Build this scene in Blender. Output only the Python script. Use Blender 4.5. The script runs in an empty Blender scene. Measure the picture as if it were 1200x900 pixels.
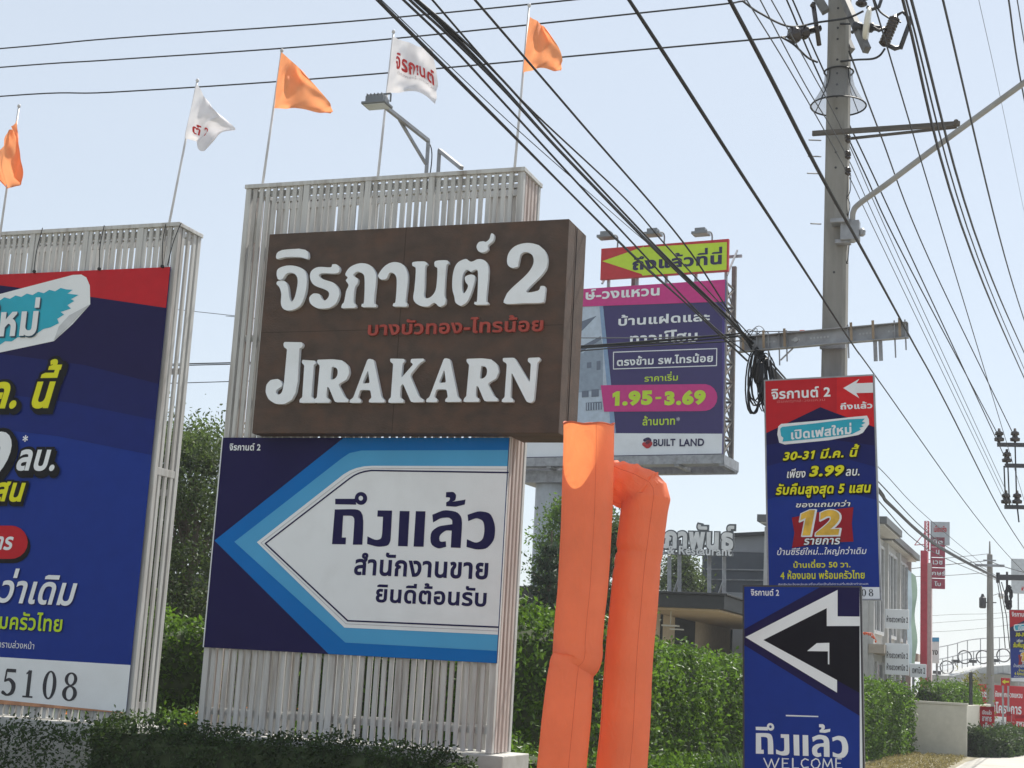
import bpy, bmesh, math, random
import numpy as np
from mathutils import Vector, geometry

random.seed(7)
rng = np.random.default_rng(11)
SC = bpy.context.scene
COL = SC.collection

# ------------------------------------------------------------------ camera
FPX, PITCH, ROLL, EYE = 1750.0, math.radians(10.71), math.radians(3.2), np.array([0.0, 0.0, 1.9])
_f = np.array([0, math.cos(PITCH), math.sin(PITCH)])
_u = np.array([0, -math.sin(PITCH), math.cos(PITCH)])
_x = np.array([1.0, 0, 0])
CX = math.cos(ROLL) * _x + math.sin(ROLL) * _u
CY = -math.sin(ROLL) * _x + math.cos(ROLL) * _u
cam = bpy.data.cameras.new('camera')
cam_ob = bpy.data.objects.new('camera', cam)
COL.objects.link(cam_ob)
cam.sensor_fit = 'HORIZONTAL'
cam.sensor_width = 36.0
cam.lens = 36.0 * FPX / 1200.0
cam.clip_start, cam.clip_end = 0.1, 6000
from mathutils import Matrix
cam_ob.matrix_world = Matrix(((CX[0], CY[0], -_f[0], EYE[0]), (CX[1], CY[1], -_f[1], EYE[1]),
                              (CX[2], CY[2], -_f[2], EYE[2]), (0, 0, 0, 1)))
SC.camera = cam_ob

# ------------------------------------------------------------------ daylight
SUN_EL, SUN_AZ = math.radians(56), math.radians(35)      # behind the signs, a little to the right
world = bpy.data.worlds.new('World')
SC.world = world
world.use_nodes = True
wn = world.node_tree
sky = wn.nodes.new('ShaderNodeTexSky')
sky.sky_type = 'NISHITA'
sky.sun_disc = False
sky.sun_elevation = SUN_EL
sky.sun_rotation = SUN_AZ
sky.air_density = 1.0
sky.dust_density = 0.7
sky.ozone_density = 1.0
haze_mix = wn.nodes.new('ShaderNodeMix')                 # milky tropical haze over the clear-sky model
haze_mix.data_type = 'RGBA'
haze_mix.inputs[0].default_value = 0.80
haze_col = wn.nodes.new('ShaderNodeMix')                 # faint unevenness of the haze
haze_col.data_type = 'RGBA'
haze_col.inputs[6].default_value = (3.02, 3.31, 3.60, 1)
haze_col.inputs[7].default_value = (3.28, 3.52, 3.76, 1)
sky_tc = wn.nodes.new('ShaderNodeTexCoord')
sky_mp = wn.nodes.new('ShaderNodeMapping')
sky_mp.inputs['Scale'].default_value = (1.0, 1.0, 3.2)
sky_nz = wn.nodes.new('ShaderNodeTexNoise')
sky_nz.inputs['Scale'].default_value = 2.2
sky_nz.inputs['Detail'].default_value = 5
wn.links.new(sky_tc.outputs['Generated'], sky_mp.inputs[0])
wn.links.new(sky_mp.outputs[0], sky_nz.inputs['Vector'])
wn.links.new(sky_nz.outputs['Fac'], haze_col.inputs[0])
wn.links.new(haze_col.outputs[2], haze_mix.inputs[7])
wn.links.new(sky.outputs[0], haze_mix.inputs[6])
wn.links.new(haze_mix.outputs[2], wn.nodes['Background'].inputs[0])
wn.nodes['Background'].inputs[1].default_value = 0.13
sun = bpy.data.lights.new('sun', 'SUN')
sun.energy = 4.5
sun.angle = math.radians(0.5)
sun.color = (1.0, 0.95, 0.87)
sun_ob = bpy.data.objects.new('sun', sun)
COL.objects.link(sun_ob)
SDIR = Vector((math.sin(SUN_AZ) * math.cos(SUN_EL), math.cos(SUN_AZ) * math.cos(SUN_EL), math.sin(SUN_EL)))
sun_ob.rotation_euler = (-SDIR).to_track_quat('-Z', 'Y').to_euler()
sun_ob.location = (10, 20, 40)
SC.view_settings.view_transform = 'Standard'
SC.view_settings.look = 'None'
SC.view_settings.exposure = 0.76
SC.view_settings.gamma = 1.0
SC.view_settings.use_curve_mapping = False

# ------------------------------------------------------------------ helpers: space
def ray(px, py):
    return _f * FPX + CX * (px - 600) + CY * (450 - py)

def at(px, py, d):
    """a world point d metres ahead, seen at a pixel of the 1200x900 photograph"""
    v = ray(px, py)
    return EYE + v * (d / v[1])

def yaw_axes(deg):
    a = math.radians(deg)
    return np.array([math.cos(a), -math.sin(a), 0.0]), np.array([math.sin(a), math.cos(a), 0.0])

UP = np.array([0, 0, 1.0])
ROAD_YAW = 21.0
RR, RN = yaw_axes(ROAD_YAW)

def lat(px, py):
    v = ray(px, py)
    return float((v / v[1]) @ RR)

class Plane:
    """an upright sheet: origin o, u to the right, v up, n towards the viewer"""
    def __init__(s, o, yaw, tilt=0.0):
        R, N = yaw_axes(yaw)
        t = math.radians(tilt)
        s.o = np.array(o, float)
        s.u = R * math.cos(t) + UP * math.sin(t)
        s.v = -R * math.sin(t) + UP * math.cos(t)
        s.n = -N
    def uv(s, px, py, n=0.0):
        v = ray(px, py)
        o = s.o + s.n * n
        P = EYE + v * (((o - EYE) @ s.n) / (v @ s.n)) - o
        return np.array([P @ s.u, P @ s.v])
    def P(s, u, v, n=0.0):
        return s.o + s.u * u + s.v * v + s.n * n

# ------------------------------------------------------------------ helpers: materials
def lin(c):
    c = c / 255.0
    return c / 12.92 if c <= 0.04045 else ((c + 0.055) / 1.055) ** 2.4

def alb(r, g, b, k=0.95):
    return (min(.85, lin(r) * k), min(.85, lin(g) * k), min(.85, lin(b) * k), 1)

MATS = {}
def mat(name, col, rough=0.6, metal=0.0, var=0.10, scale=6.0, spec=0.4, bump=0.0, stretch=(1, 1, 1), dirt=None, dirt_scale=2.0,
        dirt_amt=0.5, bump_scale=None):
    """Principled surface whose colour wanders a little with a noise; optional dirt colour in blotches and bump"""
    if name in MATS:
        return MATS[name]
    m = bpy.data.materials.new(name)
    m.use_nodes = True
    nt = m.node_tree
    b = nt.nodes['Principled BSDF']
    b.inputs['Roughness'].default_value = rough
    b.inputs['Metallic'].default_value = metal
    b.inputs['Specular IOR Level'].default_value = spec
    tc = nt.nodes.new('ShaderNodeTexCoord')
    mp = nt.nodes.new('ShaderNodeMapping')
    mp.inputs['Scale'].default_value = stretch
    nt.links.new(tc.outputs['Object'], mp.inputs[0])
    nz = nt.nodes.new('ShaderNodeTexNoise')
    nz.inputs['Scale'].default_value = scale
    nz.inputs['Detail'].default_value = 6
    nt.links.new(mp.outputs[0], nz.inputs['Vector'])
    mr = nt.nodes.new('ShaderNodeMapRange')
    mr.inputs[1].default_value, mr.inputs[2].default_value = 0.3, 0.7
    mr.inputs[3].default_value, mr.inputs[4].default_value = 1 - var, 1 + var
    nt.links.new(nz.outputs['Fac'], mr.inputs[0])
    mul = nt.nodes.new('ShaderNodeVectorMath')
    mul.operation = 'SCALE'
    rgb = nt.nodes.new('ShaderNodeRGB')
    rgb.outputs[0].default_value = tuple(col[:3]) + (1,)
    nt.links.new(rgb.outputs[0], mul.inputs[0])
    nt.links.new(mr.outputs[0], mul.inputs['Scale'])
    out = mul.outputs[0]
    if dirt is not None:
        n2 = nt.nodes.new('ShaderNodeTexNoise')
        n2.inputs['Scale'].default_value = dirt_scale
        n2.inputs['Detail'].default_value = 8
        n2.inputs['Roughness'].default_value = 0.65
        nt.links.new(mp.outputs[0], n2.inputs['Vector'])
        r2 = nt.nodes.new('ShaderNodeMapRange')
        r2.inputs[1].default_value, r2.inputs[2].default_value = 0.48, 0.75
        r2.inputs[3].default_value, r2.inputs[4].default_value = 0, dirt_amt
        nt.links.new(n2.outputs['Fac'], r2.inputs[0])
        mx = nt.nodes.new('ShaderNodeMix')
        mx.data_type = 'RGBA'
        mx.inputs[7].default_value = tuple(dirt[:3]) + (1,)
        nt.links.new(r2.outputs[0], mx.inputs[0])
        nt.links.new(out, mx.inputs[6])
        out = mx.outputs[2]
    nt.links.new(out, b.inputs['Base Color'])
    if bump:
        bp = nt.nodes.new('ShaderNodeBump')
        bp.inputs['Strength'].default_value = bump
        bp.inputs['Distance'].default_value = 0.02
        if bump_scale:
            n3 = nt.nodes.new('ShaderNodeTexNoise')
            n3.inputs['Scale'].default_value = bump_scale
            n3.inputs['Detail'].default_value = 4
            nt.links.new(mp.outputs[0], n3.inputs['Vector'])
            nt.links.new(n3.outputs['Fac'], bp.inputs['Height'])
        else:
            nt.links.new(nz.outputs['Fac'], bp.inputs['Height'])
        nt.links.new(bp.outputs[0], b.inputs['Normal'])
    MATS[name] = m
    return m

def thin_mat(name, col, trans=0.5, rough=0.7, var=0.06, scale=3.0, alpha=1.0, island=0.0, tcol=None, bump=0.0):
    """cloth or leaf: reflects and lets light through"""
    if name in MATS:
        return MATS[name]
    m = bpy.data.materials.new(name)
    m.use_nodes = True
    nt = m.node_tree
    b = nt.nodes['Principled BSDF']
    out = nt.nodes['Material Output']
    b.inputs['Roughness'].default_value = rough
    b.inputs['Specular IOR Level'].default_value = 0.25
    tc = nt.nodes.new('ShaderNodeTexCoord')
    nz = nt.nodes.new('ShaderNodeTexNoise')
    nz.inputs['Scale'].default_value = scale
    nz.inputs['Detail'].default_value = 5
    nt.links.new(tc.outputs['Object'], nz.inputs['Vector'])
    mr = nt.nodes.new('ShaderNodeMapRange')
    mr.inputs[1].default_value, mr.inputs[2].default_value = 0.3, 0.7
    mr.inputs[3].default_value, mr.inputs[4].default_value = 1 - var, 1 + var
    nt.links.new(nz.outputs['Fac'], mr.inputs[0])
    fac = mr.outputs[0]
    if island:
        g = nt.nodes.new('ShaderNodeNewGeometry')
        m2 = nt.nodes.new('ShaderNodeMapRange')
        m2.inputs[3].default_value, m2.inputs[4].default_value = 1 - island, 1 + island
        nt.links.new(g.outputs['Random Per Island'], m2.inputs[0])
        mm = nt.nodes.new('ShaderNodeMath')
        mm.operation = 'MULTIPLY'
        nt.links.new(fac, mm.inputs[0])
        nt.links.new(m2.outputs[0], mm.inputs[1])
        fac = mm.outputs[0]
    def scaled(c):
        rgb = nt.nodes.new('ShaderNodeRGB')
        rgb.outputs[0].default_value = tuple(c[:3]) + (1,)
        mul = nt.nodes.new('ShaderNodeVectorMath')
        mul.operation = 'SCALE'
        nt.links.new(rgb.outputs[0], mul.inputs[0])
        nt.links.new(fac, mul.inputs['Scale'])
        return mul.outputs[0]
    nt.links.new(scaled(col), b.inputs['Base Color'])
    tr = nt.nodes.new('ShaderNodeBsdfTranslucent')
    nt.links.new(scaled(tcol or col), tr.inputs['Color'])
    mx = nt.nodes.new('ShaderNodeMixShader')
    mx.inputs[0].default_value = trans
    nt.links.new(b.outputs[0], mx.inputs[1])
    nt.links.new(tr.outputs[0], mx.inputs[2])
    last = mx.outputs[0]
    if bump:
        bp = nt.nodes.new('ShaderNodeBump')
        bp.inputs['Strength'].default_value = bump
        bp.inputs['Distance'].default_value = 0.03
        wv = nt.nodes.new('ShaderNodeTexNoise')           # fine drapery creases
        wv.inputs['Scale'].default_value = 9
        wv.inputs['Detail'].default_value = 3
        wv.inputs['Distortion'].default_value = 1.6
        cm = nt.nodes.new('ShaderNodeMapping')
        cm.inputs['Scale'].default_value = (1, 1, .45)
        nt.links.new(tc.outputs['Object'], cm.inputs[0])
        nt.links.new(cm.outputs[0], wv.inputs['Vector'])
        nt.links.new(wv.outputs['Fac'], bp.inputs['Height'])
        nt.links.new(bp.outputs[0], b.inputs['Normal'])
        nt.links.new(bp.outputs[0], tr.inputs['Normal'])
    if alpha < 1:
        tp = nt.nodes.new('ShaderNodeBsdfTransparent')
        m3 = nt.nodes.new('ShaderNodeMixShader')
        m3.inputs[0].default_value = alpha
        nt.links.new(tp.outputs[0], m3.inputs[1])
        nt.links.new(last, m3.inputs[2])
        last = m3.outputs[0]
    nt.links.new(last, out.inputs[0])
    MATS[name] = m
    return m

# ------------------------------------------------------------------ helpers: meshes
class MB:
    def __init__(s):
        s.v, s.f, s.m, s.n = [], [], [], 0
    def add(s, verts, faces, mi=0):
        b = s.n
        s.v.append(np.asarray(verts, float).reshape(-1, 3))
        s.n += len(s.v[-1])
        s.f += [tuple(int(i) + b for i in f) for f in faces]
        s.m += [mi] * len(faces)
        return s
    def obox(s, o, a, b, c, mi=0):
        """box from corner o along the edge vectors a, b, c"""
        o, a, b, c = (np.asarray(t, float) for t in (o, a, b, c))
        vs = [o, o + a, o + a + b, o + b, o + c, o + a + c, o + a + b + c, o + b + c]
        fs = [(0, 3, 2, 1), (4, 5, 6, 7), (0, 1, 5, 4), (1, 2, 6, 5), (2, 3, 7, 6), (3, 0, 4, 7)]
        if np.dot(np.cross(a, b), c) < 0:
            fs = [f[::-1] for f in fs]
        return s.add(vs, fs, mi)
    def cbox(s, c, a, b, d, mi=0):
        """box centred on c with full edge vectors"""
        a, b, d = (np.asarray(t, float) for t in (a, b, d))
        return s.obox(np.asarray(c, float) - (a + b + d) / 2, a, b, d, mi)
    def bar(s, p, q, w, h=None, up=UP, mi=0):
        """square bar from p to q"""
        p, q = np.asarray(p, float), np.asarray(q, float)
        d = q - p
        L = np.linalg.norm(d)
        t = d / L
        up = np.asarray(up, float)
        if abs(t @ up) > 0.98:
            up = np.array([1.0, 0, 0])
        x = np.cross(t, up)
        x /= np.linalg.norm(x)
        y = np.cross(x, t)
        h = h or w
        return s.obox(p - x * w / 2 - y * h / 2, x * w, y * h, d, mi)
    def tube(s, pts, r, seg=8, cap=True, mi=0):
        pts = np.asarray(pts, float)
        k = len(pts)
        r = np.broadcast_to(np.asarray(r, float), (k,))
        tg = np.gradient(pts, axis=0)
        tg /= np.linalg.norm(tg, axis=1)[:, None] + 1e-12
        ref = np.array([0, 0, 1.0]) if abs(tg[0][2]) < 0.9 else np.array([1.0, 0, 0])
        ang = np.linspace(0, 2 * math.pi, seg, endpoint=False)
        vs = []
        x = np.cross(tg[0], ref)
        for i in range(k):
            x = x - tg[i] * (x @ tg[i])
            x /= np.linalg.norm(x) + 1e-12
            y = np.cross(tg[i], x)
            vs.append(pts[i] + r[i] * (np.cos(ang)[:, None] * x + np.sin(ang)[:, None] * y))
        fs = []
        for i in range(k - 1):
            for j in range(seg):
                j2 = (j + 1) % seg
                fs.append((i * seg + j, i * seg + j2, (i + 1) * seg + j2, (i + 1) * seg + j))
        if cap:
            fs.append(tuple(range(seg))[::-1])
            fs.append(tuple((k - 1) * seg + j for j in range(seg)))
        return s.add(np.concatenate(vs), fs, mi)
    def lathe(s, base, axis, prof, seg=20, mi=0):
        """prof: (distance along axis, radius)"""
        base, axis = np.asarray(base, float), np.asarray(axis, float)
        axis = axis / np.linalg.norm(axis)
        ref = np.array([0, 0, 1.0]) if abs(axis[2]) < 0.9 else np.array([1.0, 0, 0])
        x = np.cross(axis, ref); x /= np.linalg.norm(x)
        y = np.cross(axis, x)
        ang = np.linspace(0, 2 * math.pi, seg, endpoint=False)
        ring = np.cos(ang)[:, None] * x + np.sin(ang)[:, None] * y
        vs = np.concatenate([base + axis * d + ring * r for d, r in prof])
        fs = []
        for i in range(len(prof) - 1):
            for j in range(seg):
                j2 = (j + 1) % seg
                fs.append((i * seg + j, i * seg + j2, (i + 1) * seg + j2, (i + 1) * seg + j))
        fs.append(tuple(range(seg))[::-1])
        fs.append(tuple((len(prof) - 1) * seg + j for j in range(seg)))
        return s.add(vs, fs, mi)
    def poly(s, pl, uvs, n, mi=0):
        """a flat polygon on a Plane"""
        tri = geometry.tessellate_polygon([[Vector((u, v, 0)) for u, v in uvs]])
        vs = [pl.P(u, v, n) for u, v in uvs]
        out = []
        for t in tri:
            a, b, c = (np.array(uvs[i]) for i in t)
            w = (b - a)[0] * (c - a)[1] - (b - a)[1] * (c - a)[0]
            out.append(t if w > 0 else t[::-1])
        return s.add(vs, out, mi)

def world_loc(o):
    v = np.zeros(3)
    while o is not None:
        v = v + np.array(o.location)
        o = o.parent
    return v

def obj(name, mb, mats, parent=None, smooth=False, bevel=0.0, loc=None, bevel_angle=40):
    """links a mesh builder's content (world coordinates) as ONE mesh object"""
    V = np.concatenate(mb.v)
    if parent is not None:
        off = world_loc(parent)
    elif loc is not None:
        off = np.asarray(loc, float)
    else:
        lo, hi = V.min(0), V.max(0)
        off = np.array([(lo[0] + hi[0]) / 2, (lo[1] + hi[1]) / 2, lo[2]])
    me = bpy.data.meshes.new(name)
    me.from_pydata((V - off).tolist(), [], mb.f)
    if not isinstance(mats, (list, tuple)):
        mats = [mats]
    for m in mats:
        me.materials.append(m)
    if len(mats) > 1:
        me.polygons.foreach_set('material_index', mb.m)
    if smooth:
        me.polygons.foreach_set('use_smooth', [True] * len(me.polygons))
    me.update()
    o = bpy.data.objects.new(name, me)
    COL.objects.link(o)
    if parent is not None:
        o.parent = parent
    else:
        o.location = off
    if bevel:
        b = o.modifiers.new('bevel', 'BEVEL')
        b.width = bevel
        b.segments = 2
        b.limit_method = 'ANGLE'
        b.angle_limit = math.radians(bevel_angle)
    return o

def tag(o, label, cat, group=None):
    o['label'] = label
    o['category'] = cat
    if group:
        o['group'] = group
    return o

def thing(name, label, cat, loc, group=None):
    o = bpy.data.objects.new(name, None)
    COL.objects.link(o)
    o.location = tuple(float(c) for c in loc)
    o.empty_display_size = 0.3
    return tag(o, label, cat, group)

def struct(name, mb, m, smooth=False):
    o = obj(name, mb, m, smooth=smooth)
    o['kind'] = 'structure'
    return o

# ------------------------------------------------------------------ helpers: lettering
_fc = bpy.data.curves.new('lettering_source', 'FONT')
_fc.resolution_u = 4
_fo = bpy.data.objects.new('lettering_source', _fc)
COL.objects.link(_fo)

def _curves(body):
    _fc.body = body
    bpy.context.view_layer.update()
    dg = bpy.context.evaluated_depsgraph_get()
    cu = _fo.evaluated_get(dg).to_curve(dg)
    out = []
    for sp in cu.splines:
        bp = sp.bezier_points
        pts = []
        for i in range(len(bp)):
            a, b = bp[i], bp[(i + 1) % len(bp)]
            if a.handle_right_type == 'VECTOR' and b.handle_left_type == 'VECTOR':
                pts.append((a.co.x, a.co.y))
            else:
                straight = (abs((b.co - a.co).cross(a.handle_right - a.co).z) < 1e-6 and abs((b.co - a.co).cross(b.handle_left - a.co).z) < 1e-6)
                if straight:
                    pts.append((a.co.x, a.co.y))
                else:
                    pts += [(p.x, p.y) for p in geometry.interpolate_bezier(a.co, a.handle_right, b.handle_left, b.co, 6)[:-1]]
        q = [pts[0]]
        for p in pts[1:]:
            if math.hypot(p[0] - q[-1][0], p[1] - q[-1][1]) > 1e-4:
                q.append(p)
        if len(q) > 3 and math.hypot(q[0][0] - q[-1][0], q[0][1] - q[-1][1]) < 1e-4:
            q.pop()
        out.append(np.array(q))
    _fo.to_curve_clear()
    return out

_GL = {}
_lx = None
def glyph(ch):
    global _lx
    if ch in _GL:
        return _GL[ch]
    if _lx is None:
        _lx = min(p[:, 0].min() for p in _curves('l'))
    polys = _curves(ch) if ch != ' ' else []
    adv = min(p[:, 0].min() for p in _curves(ch + 'l')[-1:]) - _lx
    if ch == '1':                                     # the built-in figure one is a bare stem: give it its flag
        w = .085
        polys = [np.array([(.20, 0), (.20, .60), (.08, .52), (.08, .61), (.22, .70), (.20 + w, .70), (.20 + w, 0)])[::-1]]
        adv = .42
    if polys and sum(area(p) for p in polys) < 0:     # every outline counter-clockwise, its holes clockwise
        polys = [p[::-1] for p in polys]
    _GL[ch] = (polys, adv)
    return _GL[ch]

def area(p):
    x, y = p[:, 0], p[:, 1]
    return 0.5 * float(np.sum(x * np.roll(y, -1) - np.roll(x, -1) * y))

def fatten(p, d, side):
    """moves an outline outwards by d with mitred corners"""
    if d == 0:
        return p
    e = np.roll(p, -1, 0) - p
    e /= np.linalg.norm(e, axis=1)[:, None] + 1e-12
    n = np.stack([e[:, 1], -e[:, 0]], 1) * side
    n0 = np.roll(n, 1, 0)
    mt = n + n0
    k = 1 + np.sum(n * n0, 1)
    mt = mt / np.maximum(k, 0.45)[:, None]
    return p + mt * d

def winding(pts, polys):
    w = np.zeros(len(pts))
    X, Y = pts[:, 0][:, None], pts[:, 1][:, None]
    for p in polys:
        x0, y0 = p[:, 0][None], p[:, 1][None]
        x1, y1 = np.roll(p[:, 0], -1)[None], np.roll(p[:, 1], -1)[None]
        cr = (x1 - x0) * (Y - y0) - (X - x0) * (y1 - y0)
        w += ((y0 <= Y) & (y1 > Y) & (cr > 0)).sum(1) - ((y0 > Y) & (y1 <= Y) & (cr < 0)).sum(1)
    return w

def union(polys, side=None):
    """triangles covering everything the outlines enclose (overlaps merged)"""
    co, ed = [], []
    for p in polys:
        b = len(co)
        co += [Vector((float(x), float(y))) for x, y in p]
        ed += [(b + i, b + (i + 1) % len(p)) for i in range(len(p))]
    V, _, F, _, _, _ = geometry.delaunay_2d_cdt(co, ed, [], 0, 1e-5)
    V = np.array([(v.x, v.y) for v in V])
    F = np.array([f for f in F if len(f) == 3])
    c = V[F].mean(1)
    w = winding(c, polys)
    keep = (w * side > 0.5) if side else (w != 0)
    F = F[keep]
    a, b, c = V[F[:, 0]], V[F[:, 1]], V[F[:, 2]]
    fl = ((b - a)[:, 0] * (c - a)[:, 1] - (b - a)[:, 1] * (c - a)[:, 0]) < 0
    F[fl] = F[fl][:, ::-1]
    return V, F

UPPER = set('\u0e31\u0e34\u0e35\u0e36\u0e37\u0e47\u0e4d')
TONE = set('\u0e48\u0e49\u0e4a\u0e4b\u0e4c')
LOWER = set('\u0e38\u0e39\u0e3a')
TALL = set('\u0e1b\u0e1d\u0e1f')
_SIDE = 1

def text2d(body, bold=0.0, slant=0.0, track=0.0):
    """lettering in em units: list of clusters (V, F) and the ink box"""
    clusters, pen, cur, base, has_up = [], 0.0, [], '', False
    for ch in body:
        polys, adv = glyph(ch)
        mark = ch in UPPER or ch in TONE or ch in LOWER
        if not mark:
            if cur:
                clusters.append(cur)
            cur, base, has_up = [], ch, False
        dx, dy = pen, 0.0
        if ch in TONE and has_up:
            dy = 0.19 + bold * 1.6
        elif (ch in UPPER or ch in TONE):
            dy = bold * 1.6
        if ch in LOWER:
            dy = -bold * 1.2
        if mark:
            dx -= track + bold * 0.6
        if ch in UPPER or ch in TONE:
            if base in TALL:
                dx -= 0.10
            if ch in UPPER:
                has_up = True
        for p in polys:
            q = fatten(p, min(bold, .026) if mark else bold, _SIDE) + np.array([dx, dy])
            q[:, 0] += slant * q[:, 1]
            cur.append(q)
        if not mark:
            pen += adv + track + bold * 1.2
    if cur:
        clusters.append(cur)
    out = [union(c, _SIDE) for c in clusters if c]
    allv = np.concatenate([v[np.unique(f)] for v, f in out])
    return out, allv.min(0), allv.max(0)

def put_text(mb, pl, body, box, n, bold=0.03, slant=0.0, track=0.0, mi=0, grow=0.0, shift=(0, 0), rise=0.0, extrude=0.0):
    """fits lettering into a photograph box (left, bottom-at-left, right, top-at-right) on the sheet; left None keeps natural width"""
    cl, lo, hi = text2d(body, bold, slant, track)
    xl, yb, xr, yt = box
    b = pl.uv(xr, yt)
    if xl is None:
        a = pl.uv(xr, yb)
        sy = (b[1] - a[1]) / (hi[1] - lo[1])
        sx = sy * 0.97
        a = np.array([b[0] - sx * (hi[0] - lo[0]), a[1]])
    else:
        a = pl.uv(xl, yb)
        sx = (b[0] - a[0]) / (hi[0] - lo[0])
        sy = (b[1] - a[1] - abs(rise) * (b[0] - a[0])) / (hi[1] - lo[1])
    if grow:
        cl, _, _ = text2d_grown(body, bold, slant, track, grow)
    for V, F in cl:
        used = np.unique(F)
        U = a[0] + (V[:, 0] - lo[0]) * sx + shift[0]
        W = a[1] + (V[:, 1] - lo[1]) * sy + shift[1] + rise * (U - a[0])
        if extrude:
            solid(mb, pl, np.stack([U, W], 1), F, n, extrude, mi)
        else:
            mb.add([pl.P(u, w, n) for u, w in zip(U, W)], F, mi)

def text2d_grown(body, bold, slant, track, grow):
    """same layout as text2d but each outline grown further, merged into one shape per line"""
    cl_polys, pen, base, has_up = [], 0.0, '', False
    for ch in body:
        polys, adv = glyph(ch)
        mark = ch in UPPER or ch in TONE or ch in LOWER
        if not mark:
            base, has_up = ch, False
        dx, dy = pen, 0.0
        if ch in TONE and has_up:
            dy = 0.19 + bold * 1.6
        elif (ch in UPPER or ch in TONE):
            dy = bold * 1.6
        if ch in LOWER:
            dy = -bold * 1.2
        if mark:
            dx -= track + bold * 0.6
        if ch in UPPER or ch in TONE:
            if base in TALL:
                dx -= 0.10
            if ch in UPPER:
                has_up = True
        for p in polys:
            if area(p) * _SIDE < 0:
                continue                       # no holes in a backing outline
            q = fatten(p, bold + grow, _SIDE) + np.array([dx, dy])
            q[:, 0] += slant * q[:, 1]
            cl_polys.append(q)
        if not mark:
            pen += adv + track + bold * 1.2
    return [union(cl_polys, _SIDE)], None, None

def solid(mb, pl, V, F, n, t, mi=0):
    """raised letter: face at n+t, walls down to n"""
    used = np.unique(F)
    idx = {int(k): i for i, k in enumerate(used)}
    F2 = [[idx[int(i)] for i in f] for f in F]
    m = len(used)
    top = [pl.P(V[k][0], V[k][1], n + t) for k in used]
    bot = [pl.P(V[k][0], V[k][1], n) for k in used]
    cnt = {}
    for f in F2:
        for i in range(3):
            e = (f[i], f[(i + 1) % 3])
            cnt[tuple(sorted(e))] = cnt.get(tuple(sorted(e)), []) + [e]
    walls = [(e[0][1], e[0][0], e[0][0] + m, e[0][1] + m)[::-1] for e in cnt.values() if len(e) == 1]
    mb.add(top + bot, [tuple(f) for f in F2] + walls, mi)

def smooth_path(pts, k=6):
    p = np.asarray(pts, float)
    if len(p) < 3:
        return p
    q = np.vstack([2 * p[0] - p[1], p, 2 * p[-1] - p[-2]])
    out = []
    for i in range(1, len(q) - 2):
        for t in np.linspace(0, 1, k, endpoint=False):
            a, b, c, d = q[i - 1], q[i], q[i + 1], q[i + 2]
            out.append(0.5 * ((2 * b) + (c - a) * t + (2 * a - 5 * b + 4 * c - d) * t * t + (3 * b - a - 3 * c + d) * t ** 3))
    out.append(p[-1])
    return np.array(out)

def stroke_polys(pts, w, curve=True, butt=False):
    """outline pieces of a pen stroke (all wound the same way)"""
    p = smooth_path(pts) if curve else np.asarray(pts, float)
    w = np.interp(np.linspace(0, 1, len(p)), np.linspace(0, 1, len(np.atleast_1d(w))), np.atleast_1d(w)) / 2
    out = []
    for i in range(len(p) - 1):
        d = p[i + 1] - p[i]
        d = d / (np.linalg.norm(d) + 1e-9)
        nn = np.array([-d[1], d[0]])
        q = np.array([p[i] + nn * w[i], p[i] - nn * w[i], p[i + 1] - nn * w[i + 1], p[i + 1] + nn * w[i + 1]])
        out.append(q if area(q) > 0 else q[::-1])
    ang = np.linspace(0, 2 * math.pi, 14, endpoint=False)
    for i in range(1 if butt else 0, len(p) - (1 if butt else 0)):
        out.append(p[i] + w[i] * np.stack([np.cos(ang), np.sin(ang)], 1))
    return out

def sign_poly(mb, pl, pts, n, mi=0):
    mb.poly(pl, [tuple(pl.uv(x, y)) for x, y in pts], n, mi)

def sheet_text(parent, pl, m, n, items, name='lettering'):
    """one printed line (or several words of one colour) as one flat mesh"""
    mb = MB()
    for it in items:
        body, box, kw = it
        put_text(mb, pl, body, box, n, **kw)
    return obj(name, mb, m, parent)

def leaf_quads(centres, size, up_bias=0.3, aspect=0.55):
    """many small leaf-shaped faces, freely turned"""
    n = len(centres)
    d = rng.normal(size=(n, 3)); d[:, 2] += up_bias; d /= np.linalg.norm(d, axis=1)[:, None]
    t = rng.normal(size=(n, 3)); t -= d * np.sum(t * d, 1)[:, None]; t /= np.linalg.norm(t, axis=1)[:, None]
    b = np.cross(d, t)
    s = size * rng.uniform(0.6, 1.35, n)[:, None]
    a1 = centres - t * s
    a2 = centres + b * s * aspect + d * s * .12
    a3 = centres + t * s
    a4 = centres - b * s * aspect + d * s * .12
    V = np.stack([a1, a2, a3, a4], 1).reshape(-1, 3)
    F = np.arange(4 * n).reshape(n, 4)
    return V, F

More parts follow.
